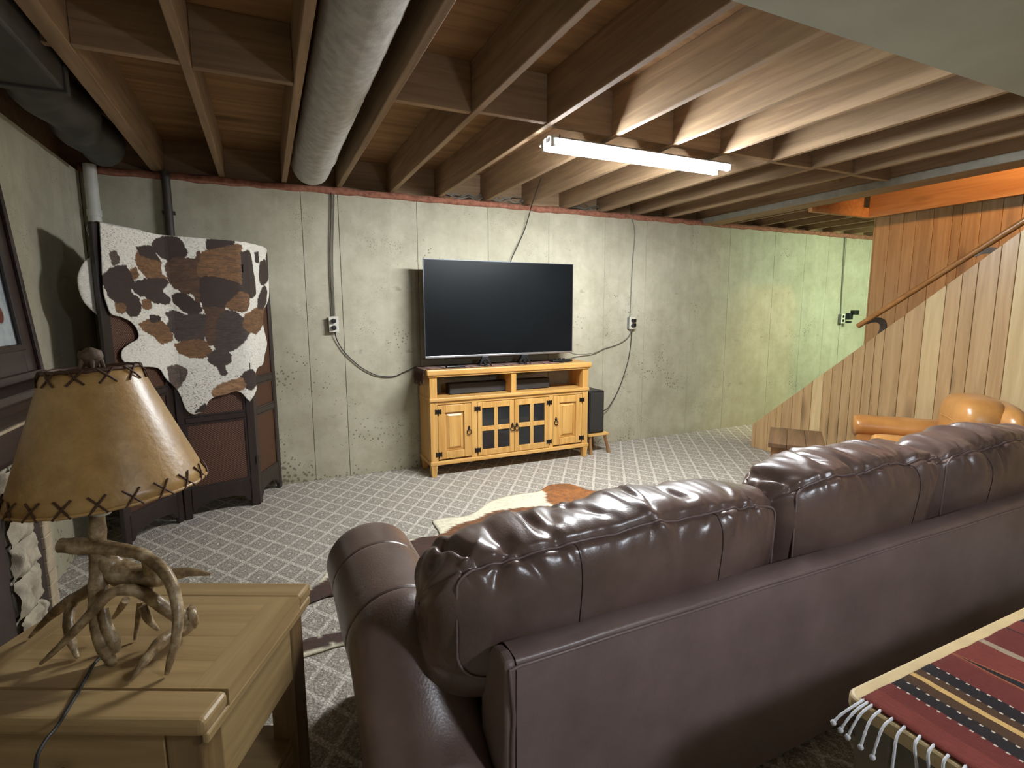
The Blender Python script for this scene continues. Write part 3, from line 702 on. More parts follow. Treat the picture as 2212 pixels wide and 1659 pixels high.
PATCH = {
'd1': [(0.324, 1.746), (0.358, 1.773), (0.436, 1.788), (0.484, 1.783), (0.513, 1.734), (0.518, 1.687), (0.475, 1.661), (0.418, 1.653), (0.347, 1.685), (0.314, 1.722)] ,
'm1': [(0.192, 1.686), (0.289, 1.71), (0.333, 1.674), (0.365, 1.632), (0.364, 1.576), (0.401, 1.541), (0.266, 1.534), (0.222, 1.558), (0.172, 1.615)] ,
'd1c': [(0.185, 1.70), (0.289, 1.715), (0.333, 1.674), (0.355, 1.64), (0.30, 1.65), (0.22, 1.66)],
'd2': [(-0.009, 1.567), (0.081, 1.59), (0.12, 1.559), (0.136, 1.509), (0.156, 1.492), (0.107, 1.456), (0.158, 1.423), (0.173, 1.361), (0.133, 1.313), (0.08, 1.326), (0.054, 1.378), (-0.015, 1.402), (-0.055, 1.474), (-0.058, 1.531), (-0.026, 1.549)] ,
'd3': [(0.158, 1.51), (0.265, 1.529), (0.392, 1.531), (0.397, 1.494), (0.357, 1.465), (0.404, 1.428), (0.389, 1.39), (0.285, 1.398), (0.216, 1.424), (0.161, 1.44), (0.131, 1.474)] ,
'b1': [(0.399, 1.615), (0.467, 1.665), (0.558, 1.661), (0.579, 1.71), (0.603, 1.692), (0.604, 1.586), (0.582, 1.528), (0.585, 1.45), (0.562, 1.372), (0.534, 1.449), (0.492, 1.458), (0.445, 1.486), (0.416, 1.532)] ,
'm2': [(0.613, 1.712), (0.703, 1.747), (0.823, 1.771), (0.834, 1.738), (0.834, 1.515), (0.688, 1.531), (0.593, 1.557), (0.579, 1.605)] ,
'd5': [(0.636, 1.79), (0.769, 1.796), (0.786, 1.773), (0.703, 1.747), (0.641, 1.733)] ,
'd6': [(0.582, 1.528), (0.637, 1.559), (0.815, 1.515), (0.816, 1.464), (0.741, 1.382), (0.676, 1.362), (0.589, 1.382)] ,
'd7': [(0.831, 1.717), (0.922, 1.737), (0.947, 1.605), (0.961, 1.469), (0.876, 1.435), (0.83, 1.464)] ,
'm3': [(0.802, 1.464), (0.856, 1.455), (0.869, 1.393), (0.822, 1.342), (0.748, 1.352), (0.723, 1.382)] ,
'd8': [(0.425, 1.438), (0.492, 1.448), (0.555, 1.391), (0.578, 1.352), (0.533, 1.323), (0.484, 1.343), (0.438, 1.391)] ,
'g9': [(0.364, 1.324), (0.426, 1.343), (0.482, 1.319), (0.559, 1.323), (0.609, 1.303), (0.584, 1.194), (0.564, 1.155), (0.486, 1.153), (0.429, 1.17), (0.415, 1.209), (0.354, 1.239), (0.389, 1.286)] ,
'g10': [(0.653, 1.292), (0.711, 1.342), (0.783, 1.321), (0.828, 1.28), (0.865, 1.216), (0.836, 1.175), (0.789, 1.125), (0.711, 1.077), (0.648, 1.091), (0.625, 1.153), (0.622, 1.233)] ,
'b4': [(0.579, 1.362), (0.676, 1.362), (0.711, 1.342), (0.652, 1.282), (0.633, 1.142), (0.59, 1.154), (0.605, 1.303)] ,
'm5': [(0.15, 1.268), (0.211, 1.289), (0.296, 1.288), (0.356, 1.258), (0.398, 1.2), (0.387, 1.162), (0.304, 1.152), (0.253, 1.196), (0.191, 1.227)] ,
'd5b': [(0.238, 1.316), (0.299, 1.315), (0.308, 1.287), (0.246, 1.279)] ,
'm6': [(0.414, 1.141), (0.486, 1.153), (0.572, 1.155), (0.612, 1.093), (0.582, 1.054), (0.504, 1.054), (0.439, 1.087)] ,
'g11': [(0.592, 1.064), (0.657, 1.09), (0.71, 1.072), (0.725, 1.015), (0.686, 0.986), (0.692, 0.945), (0.663, 0.926), (0.64, 0.979), (0.598, 1.023)] ,
'm7': [(0.83, 1.321), (0.957, 1.363), (1.078, 1.352), (1.037, 1.254), (0.931, 1.192), (0.822, 1.228)] ,
'd12': [(1.065, 1.678), (1.156, 1.697), (1.176, 1.577), (1.079, 1.527), (1.036, 1.568)] ,
'd13': [(0.991, 1.427), (1.103, 1.518), (1.146, 1.464), (1.081, 1.374), (0.981, 1.363)] ,
's14': [(0.336, 1.002), (0.416, 1.005), (0.464, 0.972), (0.452, 0.923), (0.406, 0.868), (0.35, 0.903)] ,
'd15': [(0.774, 0.907), (0.847, 0.952), (0.88, 0.862), (0.826, 0.816), (0.798, 0.841)] ,
't8': [(0.603, 0.839), (0.678, 0.873), (0.773, 0.896), (0.788, 0.831), (0.72, 0.812), (0.617, 0.786)] ,
'm9': [(0.003, 1.385), (0.065, 1.378), (0.049, 1.335), (0.008, 1.344)] ,
'm10': [(0.191, 1.406), (0.25, 1.407), (0.244, 1.361), (0.191, 1.361)] ,
'm11': [(0.128, 1.573), (0.167, 1.58), (0.173, 1.537), (0.138, 1.526)] ,
'd16': [(0.505, 0.717), (0.551, 0.747), (0.549, 0.711), (0.495, 0.692)] ,
's17': [(-0.002, 1.657), (0.037, 1.653), (0.053, 1.613), (0.009, 1.593)] ,
'd18': [(0.99, 1.734), (1.039, 1.744), (1.042, 1.686), (0.994, 1.682)] }

def inside(poly, px, py):
    """vectorised point in polygon"""
    r = np.zeros(len(px), bool); n = len(poly); j = n-1
    for i in range(n):
        xi, yi = poly[i]; xj, yj = poly[j]
        c = ((yi > py) != (yj > py)) & (px < (xj-xi)*(py-yi)/((yj-yi) or 1e-12)+xi)
        r ^= c; j = i
    return r
def fill(poly, h):
    """triangulated sheet inside an outline, about h fine"""
    P = [Vector((p[0], p[1], 0)) for p in poly]; P = smooth_path(P+[P[0]], 4)[:-1]
    B = []
    for i in range(len(P)):
        a, b = P[i], P[(i+1) % len(P)]; n = max(1, int((b-a).length/h))
        for k in range(n): B.append(((a+(b-a)*k/n).x, (a+(b-a)*k/n).y))
    arr = np.array(B); x0, y0 = arr.min(0); x1, y1 = arr.max(0)
    gx, gy = np.meshgrid(np.arange(x0+h/2, x1, h), np.arange(y0+h/2, y1, h)); gx = gx.ravel(); gy = gy.ravel()
    ins = inside(B, gx, gy); gx, gy = gx[ins], gy[ins]
    keep = np.ones(len(gx), bool)
    for bx, by in B: keep &= (gx-bx)**2+(gy-by)**2 > (h*.6)**2
    pts = [Vector(p) for p in B]+[Vector(p) for p in zip(gx[keep], gy[keep])]
    n = len(B)
    r = delaunay_2d_cdt(pts, [(i, (i+1) % n) for i in range(n)], [], 1, 1e-6)
    return [(v.x, v.y) for v in r[0]], [list(f) for f in r[2]]
def colour(pts, patches, base, seed=0.0, jit=.007, freq=34):
    px = np.array([p[0]+jit*mnoise.noise(Vector((p[0]*freq, p[1]*freq, seed)))+jit*.6*mnoise.noise(Vector((p[0]*freq*3, p[1]*freq*3, seed+4))) for p in pts])
    py = np.array([p[1]+jit*mnoise.noise(Vector((p[0]*freq, p[1]*freq, seed+9)))+jit*.6*mnoise.noise(Vector((p[0]*freq*3, p[1]*freq*3, seed+14))) for p in pts])
    C = np.array([base]*len(pts))
    for i, p in enumerate(pts):
        f = mnoise.noise(Vector((p[0]*70, p[1]*70, seed+2))); big = mnoise.noise(Vector((p[0]*5, p[1]*5, seed+3)))
        C[i, :3] *= 1-.35*max(0, f-.1)*(1+1.6*max(0, big))
    for k, poly in patches:
        P0 = [Vector((q[0], q[1], 0)) for q in poly]; cc = sum(P0, Vector())/len(P0)
        P0 = [cc+(q-cc)*(1+.0065/max(.02, (q-cc).length)) for q in P0]
        P0 = [(q.x, q.y) for q in smooth_path(P0+[P0[0]], 5)[:-1]]
        m = inside(P0, px, py); c = np.array(HCOL[k[0]])
        for i in np.nonzero(m)[0]:
            C[i, 3] = 0.0; f = .82+.36*(.5+.5*mnoise.noise(Vector((pts[i][0]*30, pts[i][1]*90, seed+5))))
            C[i, :3] = c[:3]*f if k[0] != 's' else c[:3]*(.5+1.0*abs(mnoise.noise(Vector((pts[i][0]*110, pts[i][1]*110, 1)))))
    return C
def hide_obj(name, poly, h, patches, base, mapfn, parent, thick=.005, seed=0.0, mat='hide'):
    pts, fs = fill(poly, h)
    C = colour(pts, patches, base, seed)
    mb = MB().add([mapfn(p[0], p[1]) for p in pts], fs, True)
    o = put(name, mb, M[mat], parent)
    at = o.data.color_attributes.new('coat', 'FLOAT_COLOR', 'POINT')
    at.data.foreach_set('color', C.astype(np.float32).ravel())
    x = o.modifiers.new('s', 'SOLIDIFY'); x.thickness = thick; x.offset = 1
    return o
LS = [(PA[i+1]-PA[i]).length for i in range(3)]
def on_screen(s, z):
    s0 = s+EXT
    cum = [0, LS[0], LS[0]+LS[1], LS[0]+LS[1]+LS[2]]
    def pos(q):
        k = 0 if q < cum[1] else 1 if q < cum[2] else 2
        a, b = PA[k], PA[k+1]; t_ = (b-a).normalized()
        return a+t_*(q-cum[k])
    def nrm(q):
        k = 0 if q < cum[1] else 1 if q < cum[2] else 2
        t_ = (PA[k+1]-PA[k]).normalized(); return Vector((t_.y, -t_.x, 0))
    # average over a short length so the hide bends softly over the folds
    p = Vector((0,0,0)); n = Vector((0,0,0))
    for dq in (-.04, -.02, 0, .02, .04): p += pos(s0+dq)/5; n += nrm(s0+dq)/5
    dist = min(abs(s0-cum[1]), 9)
    lift = .007+.006*mnoise.noise(Vector((s*4, z*4, 2)))+.004
    lift += .045*math.exp(-((s0-cum[1])/.06)**2)*0 + max(0, 1.2-z)*.012
    # keep in front of the concave fold between second and third panel
    lift += .030*math.exp(-((s0-cum[2])/.05)**2)*0
    p = p+n*lift
    return (p.x, p.y, z+.004)
hd = thing('draped_cowhide', 'white cowhide with brown and black patches hung over the folding screen', 'cowhide', (-.35, 3.88, 1.0))
hide_obj('hide', OUT, .0048, list(PATCH.items()), WHITE, on_screen, hd)
# the part that hangs over the back, its rounded edge showing left of the screen
def behind(s, z):
    a = PA[0]; t_ = (PA[1]-PA[0]).normalized(); n_ = Vector((t_.y, -t_.x, 0)); p = a+t_*(s+EXT)-n_*.045
    return (p.x, p.y, z)
hide_obj('back_flap', [(.25, 1.80), (-.05, 1.80), (-.03, 1.66), (-.10, 1.60), (-.145, 1.53), (-.15, 1.46), (-.125, 1.39), (-.06, 1.33), (.0, 1.30), (.12, 1.28), (.25, 1.25)], .02, [('d1', [(.05, 1.7), (.2, 1.7), (.2, 1.4), (.05, 1.4)])], WHITE, behind, hd)
put('top_fold', MB().grid(40, 7, lambda i, j: (lambda f, b, u: (f[0]*(1-u)+b[0]*u, f[1]*(1-u)+b[1]*u, 1.802+.012*math.sin(PI*u)))(on_screen(-.03+.28*i/39, 1.79), behind(-.03+.28*i/39, 1.79), j/6)), M['pvc'], hd, solid=.003)

# rug on the floor in front of the sofa
RUG = [(-.10, 2.40), (.046, 2.435), (.106, 2.457), (.201, 2.483), (.26, 2.42), (.225, 2.181), (.14, 2.174), (.068, 2.171), (-.06, 2.13), (-.02, 2.04), (.061, 2.061), (.113, 2.065), (.22, 2.07), (.5, 2.0), (.9, 1.98), (1.5, 2.02), (2.0, 2.08), (2.5, 2.1), (2.62, 2.3), (2.35, 2.45), (2.3, 2.8), (2.45, 3.05), (2.15, 3.178), (2.066, 3.40), (1.92, 3.439), (1.84, 3.40), (1.751, 3.345), (1.566, 3.357), (1.366, 3.316), (1.144, 3.139), (.975, 3.158), (.894, 3.146), (.882, 2.978), (.855, 2.917), (.734, 2.939), (.60, 2.90), (.45, 2.82), (.30, 2.79), (.204, 2.727), (.164, 2.653), (.112, 2.594), (.052, 2.553), (-.10, 2.50)]
HCOL['r'] = S(128,78,38); HCOL['k'] = S(70,38,24); HCOL['q'] = S(170,104,44)
RP = [('r1', [(.78, 2.5), (.80, 2.90), (.90, 2.93), (1.004, 3.013), (1.157, 3.047), (1.284, 3.117), (1.419, 3.117), (1.66, 3.06), (1.8, 2.9), (2.0, 2.4), (1.5, 2.1), (.8, 2.1)]),
      ('k2', [(.3, 2.76), (.45, 2.80), (.7, 2.915), (.83, 2.915), (.9, 2.5), (.8, 2.1), (.5, 2.05), (.24, 2.09), (.17, 2.10), (.14, 2.085), (.10, 2.092), (.05, 2.085), (-.1, 2.07), (-.1, 2.19), (.2, 2.2), (.3, 2.5)]),
      ('k3', [(-.12, 2.38), (.25, 2.38), (.35, 2.6), (.25, 2.68), (.17, 2.62), (.12, 2.57), (.05, 2.53), (-.12, 2.50)]),
      ('q4', [(1.721, 3.12), (1.80, 3.30), (1.83, 3.46), (2.2, 3.46), (2.4, 3.1), (2.2, 2.8), (1.8, 2.9)])]
rg = thing('cowhide_rug', 'brown and cream cowhide rug on the carpet in front of the sofa', 'rug', (1.2, 2.6, 0))
hide_obj('hide', RUG, .018, RP, S(232,224,196), lambda x, y: (x, y, .003+.004*abs(mnoise.noise(Vector((x*5, y*5, 0))))), rg, .006, 3.0, 'rughide')

# ================================================================== FIREPLACE AND PICTURE
FXF = -.85
fp = thing('fireplace', 'dark wood fireplace with cream stone and tile surround on the left wall', 'fireplace', (-.94, 1.9, 0))
put('body', MB().box(XL+.005, FXF-.02, 1.1, 2.655, 0, .98), M['mantel'], fp, bevel=.004)
put('firebox', MB().box(FXF-.021, FXF-.012, 1.45, 2.30, .04, .80), M['firebox'], fp)
put('mantel_shelf', MB().box(XL+.005, FXF+.075, 1.0, 3.0, 1.035, 1.07), M['mantel'], fp, bevel=.008)
put('crown_moulding', MB().prism([(XL+.005, .93), (FXF+.0, .93), (FXF+.008, .96), (FXF+.03, .99), (FXF+.04, 1.02), (FXF+.06, 1.035), (XL+.005, 1.035)], 1, 1.04, 2.95), M['mantel'], fp, bevel=.002)
put('frieze', MB().box(XL+.005, FXF-.002, 1.08, 2.72, .82, .93), M['mantel'], fp, bevel=.006)
put('frieze_strip', MB().box(FXF-.002, FXF+.012, 1.08, 2.72, .928, .938), M['tile'], fp)
put('channel', MB().box(FXF-.02, FXF-.006, 2.47, 2.575, 0, .80), M['firebox'], fp)
rnd = random.Random(11); z = 0.0
def rough_block(y0, y1, z0, z1, x0, x1, seed):
    """stone: a box whose face is subdivided and knocked about"""
    n, m_ = 14, 12
    def fn(i, j):
        u, v = i/(n-1), j/(m_-1)
        e = min(u, 1-u, v, 1-v)*4
        k = mnoise.noise(Vector((u*2.4+seed, v*2.4, seed*.7))); 
        return (x0+(x1-x0)*(min(1, e+.3)**.5) + .018*k+.006*mnoise.noise(Vector((u*7+seed, v*7, 2))), y0+(y1-y0)*u+.016*mnoise.noise(Vector((v*3, seed, u*3))), z0+(z1-z0)*v+.010*mnoise.noise(Vector((u*3, v, seed+5))))
    mb = MB().grid(n, m_, fn, smooth=True)
    b = MB().box(x0-.004, x0+.004, y0+.004, y1-.004, z0+.004, z1-.004); mb.add(b.v, b.f)
    return mb
for row in range(6):
    hh = [.16, .10, .15, .12, .14, .13][row]
    cut = 2.395+rnd.uniform(-.05, .05)
    parts = [(2.305, 2.475)] if row in (0, 4) else [(2.30+rnd.uniform(-.01, .01), cut), (cut+.004, 2.478+rnd.uniform(-.012, .006))]
    for y0, y1 in parts:
        put('stone', rough_block(y0, y1, z+.002, z+hh-.002, FXF-.02, FXF+.022, rnd.uniform(0, 50)), M['stone'], fp)
    z += hh
for k in range(16):
    put('tile', MB().box(FXF-.02, FXF+.004+.001*(k % 3), 2.578, 2.652, .001+k*.051, .001+k*.051+.049), M['tile'], fp, bevel=.003, seg=1)

pc = thing('framed_picture', 'dark framed picture leaning on the mantel against the left wall', 'picture', (-.95, 2.45, 1.07))
def tilt(v):
    f = (v[2]-1.075)/1.03
    return Vector((-.905-.09*f+v[0], v[1], v[2]))
def tbox(x0, x1, y0, y1, z0, z1):
    m_ = MB().box(x0, x1, y0, y1, z0, z1); m_.v = [tilt(v) for v in m_.v]; return m_
FY0, FY1, FZ0, FZ1 = 1.98, 2.88, 1.075, 2.10
w = .13
mb = tbox(0, .022, FY0, FY0+w, FZ0, FZ1); 
for b in (tbox(0, .022, FY1-w, FY1, FZ0, FZ1), tbox(0, .022, FY0+w, FY1-w, FZ0, FZ0+w), tbox(0, .022, FY0+w, FY1-w, FZ1-w, FZ1)): mb.add(b.v, b.f)
frm = put('frame', mb, M['mantel'], pc, bevel=.004)
mb = tbox(.022, .036, FY0, FY0+.03, FZ0, FZ1)
for b in (tbox(.022, .036, FY1-.03, FY1, FZ0, FZ1), tbox(.022, .036, FY0+.03, FY1-.03, FZ0, FZ0+.03), tbox(.022, .036, FY0+.03, FY1-.03, FZ1-.03, FZ1),
          tbox(.018, .030, FY0+w-.014, FY0+w+.012, FZ0+w-.014, FZ1-w+.014), tbox(.018, .030, FY1-w-.012, FY1-w+.014, FZ0+w-.014, FZ1-w+.014),
          tbox(.018, .030, FY0+w, FY1-w, FZ0+w-.014, FZ0+w+.012), tbox(.018, .030, FY0+w, FY1-w, FZ1-w-.012, FZ1-w+.014)): mb.add(b.v, b.f)
put('frame_moulding', mb, M['mantel'], frm, bevel=.003)
mb = tbox(.006, .010, FY0+w, FY1-w, FZ0+w, FZ1-w)
put('painting', mb, M['paint'], pc)

# ================================================================== END TABLE AND ANTLER LAMP
ET = thing('end_table', 'oak end table with lower shelf beside the sofa arm', 'table', (-.303, 1.378, 0), math.radians(-25.8))
hw, hd_ = .292, .250
def lp(name, mb, m, par=None, **k): return put(name, mb, m, par or ET, world=False, **k)
lp('top_board', MB().box(-hw, hw, hd_-.075, hd_, .565, .60), M['oakX'], bevel=.008)
lp('top_board', MB().box(-hw, hw, -hd_, -hd_+.085, .565, .60), M['oakX'], bevel=.011, seg=3)
lp('top_board', MB().box(hw-.0745, hw, -hd_+.0855, hd_-.0755, .565, .60), M['oakY'])
lp('top_board', MB().box(-hw, -hw+.0745, -hd_+.0855, hd_-.0755, .565, .60), M['oakY'])
for s in (-1, 1): lp('edge_moulding', MB().box(s*(hw-.006)-.006, s*(hw-.006)+.007, -hd_+.01, hd_-.01, .545, .566), M['oakY'], bevel=.004)
yy = np.linspace(-hd_+.085, hd_-.075, 5)
for i in range(4): lp('top_plank', MB().box(-hw+.075, hw-.075, yy[i]+.0003, yy[i+1]-.0003, .567, .6), M['oakX'])
for s in (-1, 1):
    for q in (-1, 1):
        lp('leg', MB().box(s*(hw-.055)-.034, s*(hw-.055)+.034, q*(hd_-.055)-.034, q*(hd_-.055)+.034, 0, .565), M['oakZ'], bevel=.005)
for s in (-1, 1):
    lp('apron', MB().box(s*(hw-.035)-.011, s*(hw-.035)+.011, -hd_+.089, hd_-.089, .375, .565), M['oakY'], bevel=.003)
    lp('side_rail', MB().box(s*(hw-.05)-.014, s*(hw-.05)+.014, -hd_+.089, hd_-.089, .13, .175), M['oakY'], bevel=.003)
lp('apron', MB().box(-hw+.089, hw-.089, hd_-.046, hd_-.024, .375, .565), M['oakX'], bevel=.003)
dr = lp('drawer', MB().box(-hw+.091, hw-.091, -hd_+.022, -hd_+.25, .385, .562), M['oakX'], bevel=.003)
put('knob', MB().lathe((0, -hd_+.022, .475), [(.001, .026), (.012, .026), (.016, .018), (.010, .008), (.007, 0)], 16, Matrix.Rotation(PI/2, 4, 'X')), M['iron'], dr, world=False)
lp('shelf', MB().box(-hw+.04, hw-.04, -hd_+.04, hd_-.04, .175, .197), M['oakX'], bevel=.003)

LB = (-.335, 1.365, .60)
lm = thing('antler_lamp', 'table lamp of entwined deer antlers with laced parchment shade', 'lamp', LB)
ANT = {
 'beam': ([(-0.435, 1.4, 0.839), (-0.391, 1.385, 0.835), (-0.351, 1.37, 0.831), (-0.314, 1.35, 0.825), (-0.278, 1.33, 0.817), (-0.245, 1.3, 0.799), (-0.221, 1.27, 0.776), (-0.209, 1.25, 0.741), (-0.205, 1.23, 0.704), (-0.211, 1.21, 0.66), (-0.221, 1.2, 0.628), (-0.228, 1.194, 0.606)], [.019, .021, .0185, .0165, .016, .0155, .0150, .014, .013, .011, .009, .005]),
 'palm': ([(-0.358, 1.385, 0.817), (-0.346, 1.385, 0.784), (-0.321, 1.375, 0.759), (-0.284, 1.36, 0.753), (-0.252, 1.35, 0.748), (-0.225, 1.345, 0.751), (-0.192, 1.34, 0.752), (-0.151, 1.33, 0.742)], [.016, .026, .030, .024, .020, .014, .010, .003]),
 'arch': ([(-0.476, 1.348, 0.605), (-0.448, 1.345, 0.629), (-0.412, 1.34, 0.665), (-0.369, 1.33, 0.712), (-0.342, 1.33, 0.738), (-0.317, 1.33, 0.744), (-0.289, 1.33, 0.732), (-0.261, 1.33, 0.704), (-0.233, 1.33, 0.67), (-0.208, 1.33, 0.652), (-0.194, 1.33, 0.647)], [.004, .008, .011, .013, .0135, .014, .015, .017, .018, .020, .021]),
 'backtine': ([(-0.384, 1.4, 0.731), (-0.416, 1.42, 0.709), (-0.448, 1.44, 0.688), (-0.494, 1.47, 0.646), (-0.534, 1.475, 0.605)], [.018, .016, .015, .011, .003]),
 'backleg': ([(-0.428, 1.43, 0.699), (-0.434, 1.4, 0.68), (-0.429, 1.37, 0.652), (-0.42, 1.355, 0.62), (-0.411, 1.339, 0.605)], [.014, .013, .012, .009, .004]),
 'stem': ([(-0.361, 1.385, 0.90), (-0.364, 1.385, 0.851), (-0.367, 1.385, 0.797), (-0.37, 1.375, 0.749), (-0.375, 1.36, 0.703), (-0.37, 1.335, 0.672), (-0.358, 1.31, 0.636), (-0.342, 1.29, 0.612), (-0.333, 1.278, 0.606)], [.020, .021, .024, .024, .019, .017, .018, .014, .006]),
 'paddle': ([(-0.355, 1.335, 0.706), (-0.349, 1.32, 0.67), (-0.339, 1.31, 0.641), (-0.331, 1.3, 0.618)], [.010, .013, .017, .006]),
 'front': ([(-0.198, 1.33, 0.642), (-0.211, 1.31, 0.633), (-0.245, 1.27, 0.638), (-0.268, 1.23, 0.628), (-0.291, 1.206, 0.605)], [.020, .019, .016, .011, .004]),
 'thin': ([(-0.299, 1.38, 0.685), (-0.306, 1.375, 0.644), (-0.313, 1.362, 0.605)], [.009, .007, .004]),
 'curl': ([(-0.286, 1.335, 0.694), (-0.277, 1.335, 0.659), (-0.263, 1.34, 0.629)], [.012, .010, .004]),
 'inner': ([(-0.321, 1.36, 0.705), (-0.342, 1.39, 0.67), (-0.362, 1.42, 0.639)], [.010, .008, .004]),
 'bridge': ([(-0.275, 1.36, 0.742), (-0.278, 1.345, 0.723), (-0.275, 1.335, 0.72)], [.016, .014, .014]),
 'upbridge': ([(-0.27, 1.335, 0.809), (-0.268, 1.34, 0.78), (-0.27, 1.355, 0.754)], [.014, .015, .017])}
for k, (pts, rr) in ANT.items():
    P = smooth_path(pts, 6); R_ad = interp(rr, len(P))
    R_ad = [r*(.78 if k == 'stem' else 1.02 if k == 'palm' else .84)*(1+.12*mnoise.noise(Vector((i*.35, len(k), 1)))) for i, r in enumerate(R_ad)]
    put('antler', MB().tube(P, R_ad, 12), M['antler'], lm)
put('antler_burr', MB().tube([(-.200, 1.332, .646), (-.193, 1.333, .647), (-.184, 1.334, .648)], [.022, .028, .018], 14), M['antler'], lm)
AX = Vector((-.0523, .0245, 1)).normalized(); SC = Vector((-.313, 1.387, .60))
U_ = AX.cross(Vector((0, 1, 0))).normalized(); V_ = AX.cross(U_)
def ring(s, r, a): return SC+AX*s+(U_*math.cos(a)+V_*math.sin(a))*r
s0, s1, r0, r1 = .355, .621, .1816, .0831
nA = 72
mb = MB(); mb.grid(nA, 14, lambda i, j: ring(s0+(s1-s0)*j/13, r0+(r1-r0)*j/13, 2*PI*i/nA), True)
sh = put('lamp_shade', mb, M['shade'], lm, solid=.003)
for s, r, rr in ((s0, r0, .004), (s1, r1, .005)):
    put('shade_rim', MB().tube([ring(s, r, 2*PI*i/48)+AX*.0012*math.sin(i*2.3) for i in range(48)], rr, 8, closed=True), M['shade'] if s == s0 else M['lace'], sh)
def lacing(s, r, dr, n, h, off):
    sgn = 1 if s == s0 else -1
    for k in range(n):
        a = off+2*PI*k/n; da = .5*h/r*1.0
        mb = MB()
        for q in (-1, 1):
            p0 = ring(s-.003*sgn, r+.004, a-q*da); p1 = ring(s+sgn*h, r+dr*h*sgn+.004, a+q*da)
            mb.tube([p0, (p0+p1)/2+(ring(s, r+1, a)-ring(s, r, a))*.0015*(1+q), p1], .0021, 6)
        put('lace', mb, M['lace'], sh)
slope_ = (r1-r0)/(s1-s0)
lacing(s0, r0, slope_, 20, .030, .10); lacing(s1, r1, slope_, 11, .026, .35)
put('spider', MB().tube([ring(s1-.01, r1, 0), SC+AX*(s1-.01), ring(s1-.01, r1, PI)], .002, 6).tube([ring(s1-.01, r1, PI/2), ring(s1-.01, r1, 1.5*PI)], .002, 6).tube([(-.361, 1.385, .90), (-.350, 1.392, 1.0), SC+AX*(s1+.01)], .005, 8), M['iron'], lm)
mb = MB(); fb = Vector((-.3445, 1.40, 1.222))
mb.lathe(fb, [(.004, 0), (.010, .004), (.014, .012), (.021, .020), (.024, .028), (.019, .036), (.008, .040), (.001, .041)], 16)
mb.v = [fb+(v-fb)*(1+.22*mnoise.noise(v*90)) for v in mb.v]
for k in range(5):
    a = 2*PI*k/5; mb.tube([fb+Vector((.016*math.cos(a), .016*math.sin(a), .02)), fb+Vector((.022*math.cos(a), .022*math.sin(a), .0))], [.005, .003], 6)
put('finial', mb, M['burr'], lm)
put('bulb_socket', MB().lathe((-.355, 1.39, .90), [(.001, 0), (.019, 0), (.019, .05), (.014, .055), (.028, .09), (.03, .12), (.018, .145), (.001, .15)], 18), M['whitepl'], lm)
put('cord', MB().tube(smooth_path([(-.36, 1.36, .66), (-.366, 1.34, .606), (-.374, 1.294, .6045), (-.377, 1.212, .6045), (-.384, 1.12, .6045), (-.392, 1.088, .603), (-.398, 1.062, .585), (-.40, 1.055, .5), (-.40, 1.05, .3), (-.42, 1.03, .006), (-.6, .95, .006)], 6), .0032, 8), M['rubber'], lm)

# ================================================================== SOFA
sf = thing('sofa', 'dark brown leather three-cushion sofa seen from behind', 'sofa', (1.65, 1.4, 0))
def rbox(x0, x1, y0, y1, z0, z1, n=5, p=6.0):
    """softly rounded block"""
    N_ = 22; c = Vector(((x0+x1)/2, (y0+y1)/2, (z0+z1)/2)); h = Vector(((x1-x0)/2, (y1-y0)/2, (z1-z0)/2))
    def fn(i, j):
        u = 2*PI*i/48; v = -PI/2+PI*j/(N_-1)
        e = 2/p; f = lambda w: math.copysign(abs(w)**e, w)
        return c+Vector((h.x*f(math.cos(v))*f(math.cos(u)), h.y*f(math.cos(v))*f(math.sin(u)), h.z*f(math.sin(v))))
    return MB().grid(48, N_, fn, True)
SX0, SX1 = .42, 2.94
# back frame: rolled top edge, slightly padded
def back_fn(i, j):
    prof = [(.925, .05), (.918, .18), (.916, .35), (.914, .50), (.914, .600), (.9155, .613), (.921, .6195), (.950, .621), (.980, .620), (.992, .614), (.998, .59), (1.0, .45), (1.0, .05)]
    y, z = prof[i]; x = SX0+.012+(SX1-.024)*0+(SX1-SX0-.024)*j/79
    w_ = .004*mnoise.noise(Vector((x*2.2, z*3, 1)))
    return (x, y+w_, z+.004*mnoise.noise(Vector((x*3, 7, 1)))*(z > .55))
bf = put('back_frame', MB().grid(13, 80, back_fn, False), M['leatherback'], sf)
def ear(x, s):
    pr = [(.925, .05), (.916, .35), (.914, .600), (.920, .617), (.950, .6215), (.99, .612), (1.03, .56), (1.055, .50), (1.06, .40), (1.05, .05)]
    mb = MB().prism(pr, 0, x-.014, x+.014); return mb
put('back_side', ear(SX0, 1), M['leatherback'], sf, bevel=.010, seg=3)
put('back_side', ear(SX1, 1), M['leatherback'], sf, bevel=.010, seg=3)
put('piping', MB().tube([(SX0-.006, .913, .60), (SX0+.02, .912, .605)]+[(x, .912+.003*mnoise.noise(Vector((x*2.2, .6*3, 1))), .606+.003*mnoise.noise(Vector((x*3, 7, 1)))) for x in np.linspace(.5, SX1, 60)], .0038, 8), M['leatherback'], sf)
put('piping', MB().tube(smooth_path([(SX0-.004, .913, .60), (SX0-.002, .908, .55), (SX0+.004, .911, .49), (SX0+.001, .912, .42), (SX0, .914, .2), (SX0, .918, .06)], 5), .0045, 8), M['leatherback'], sf)
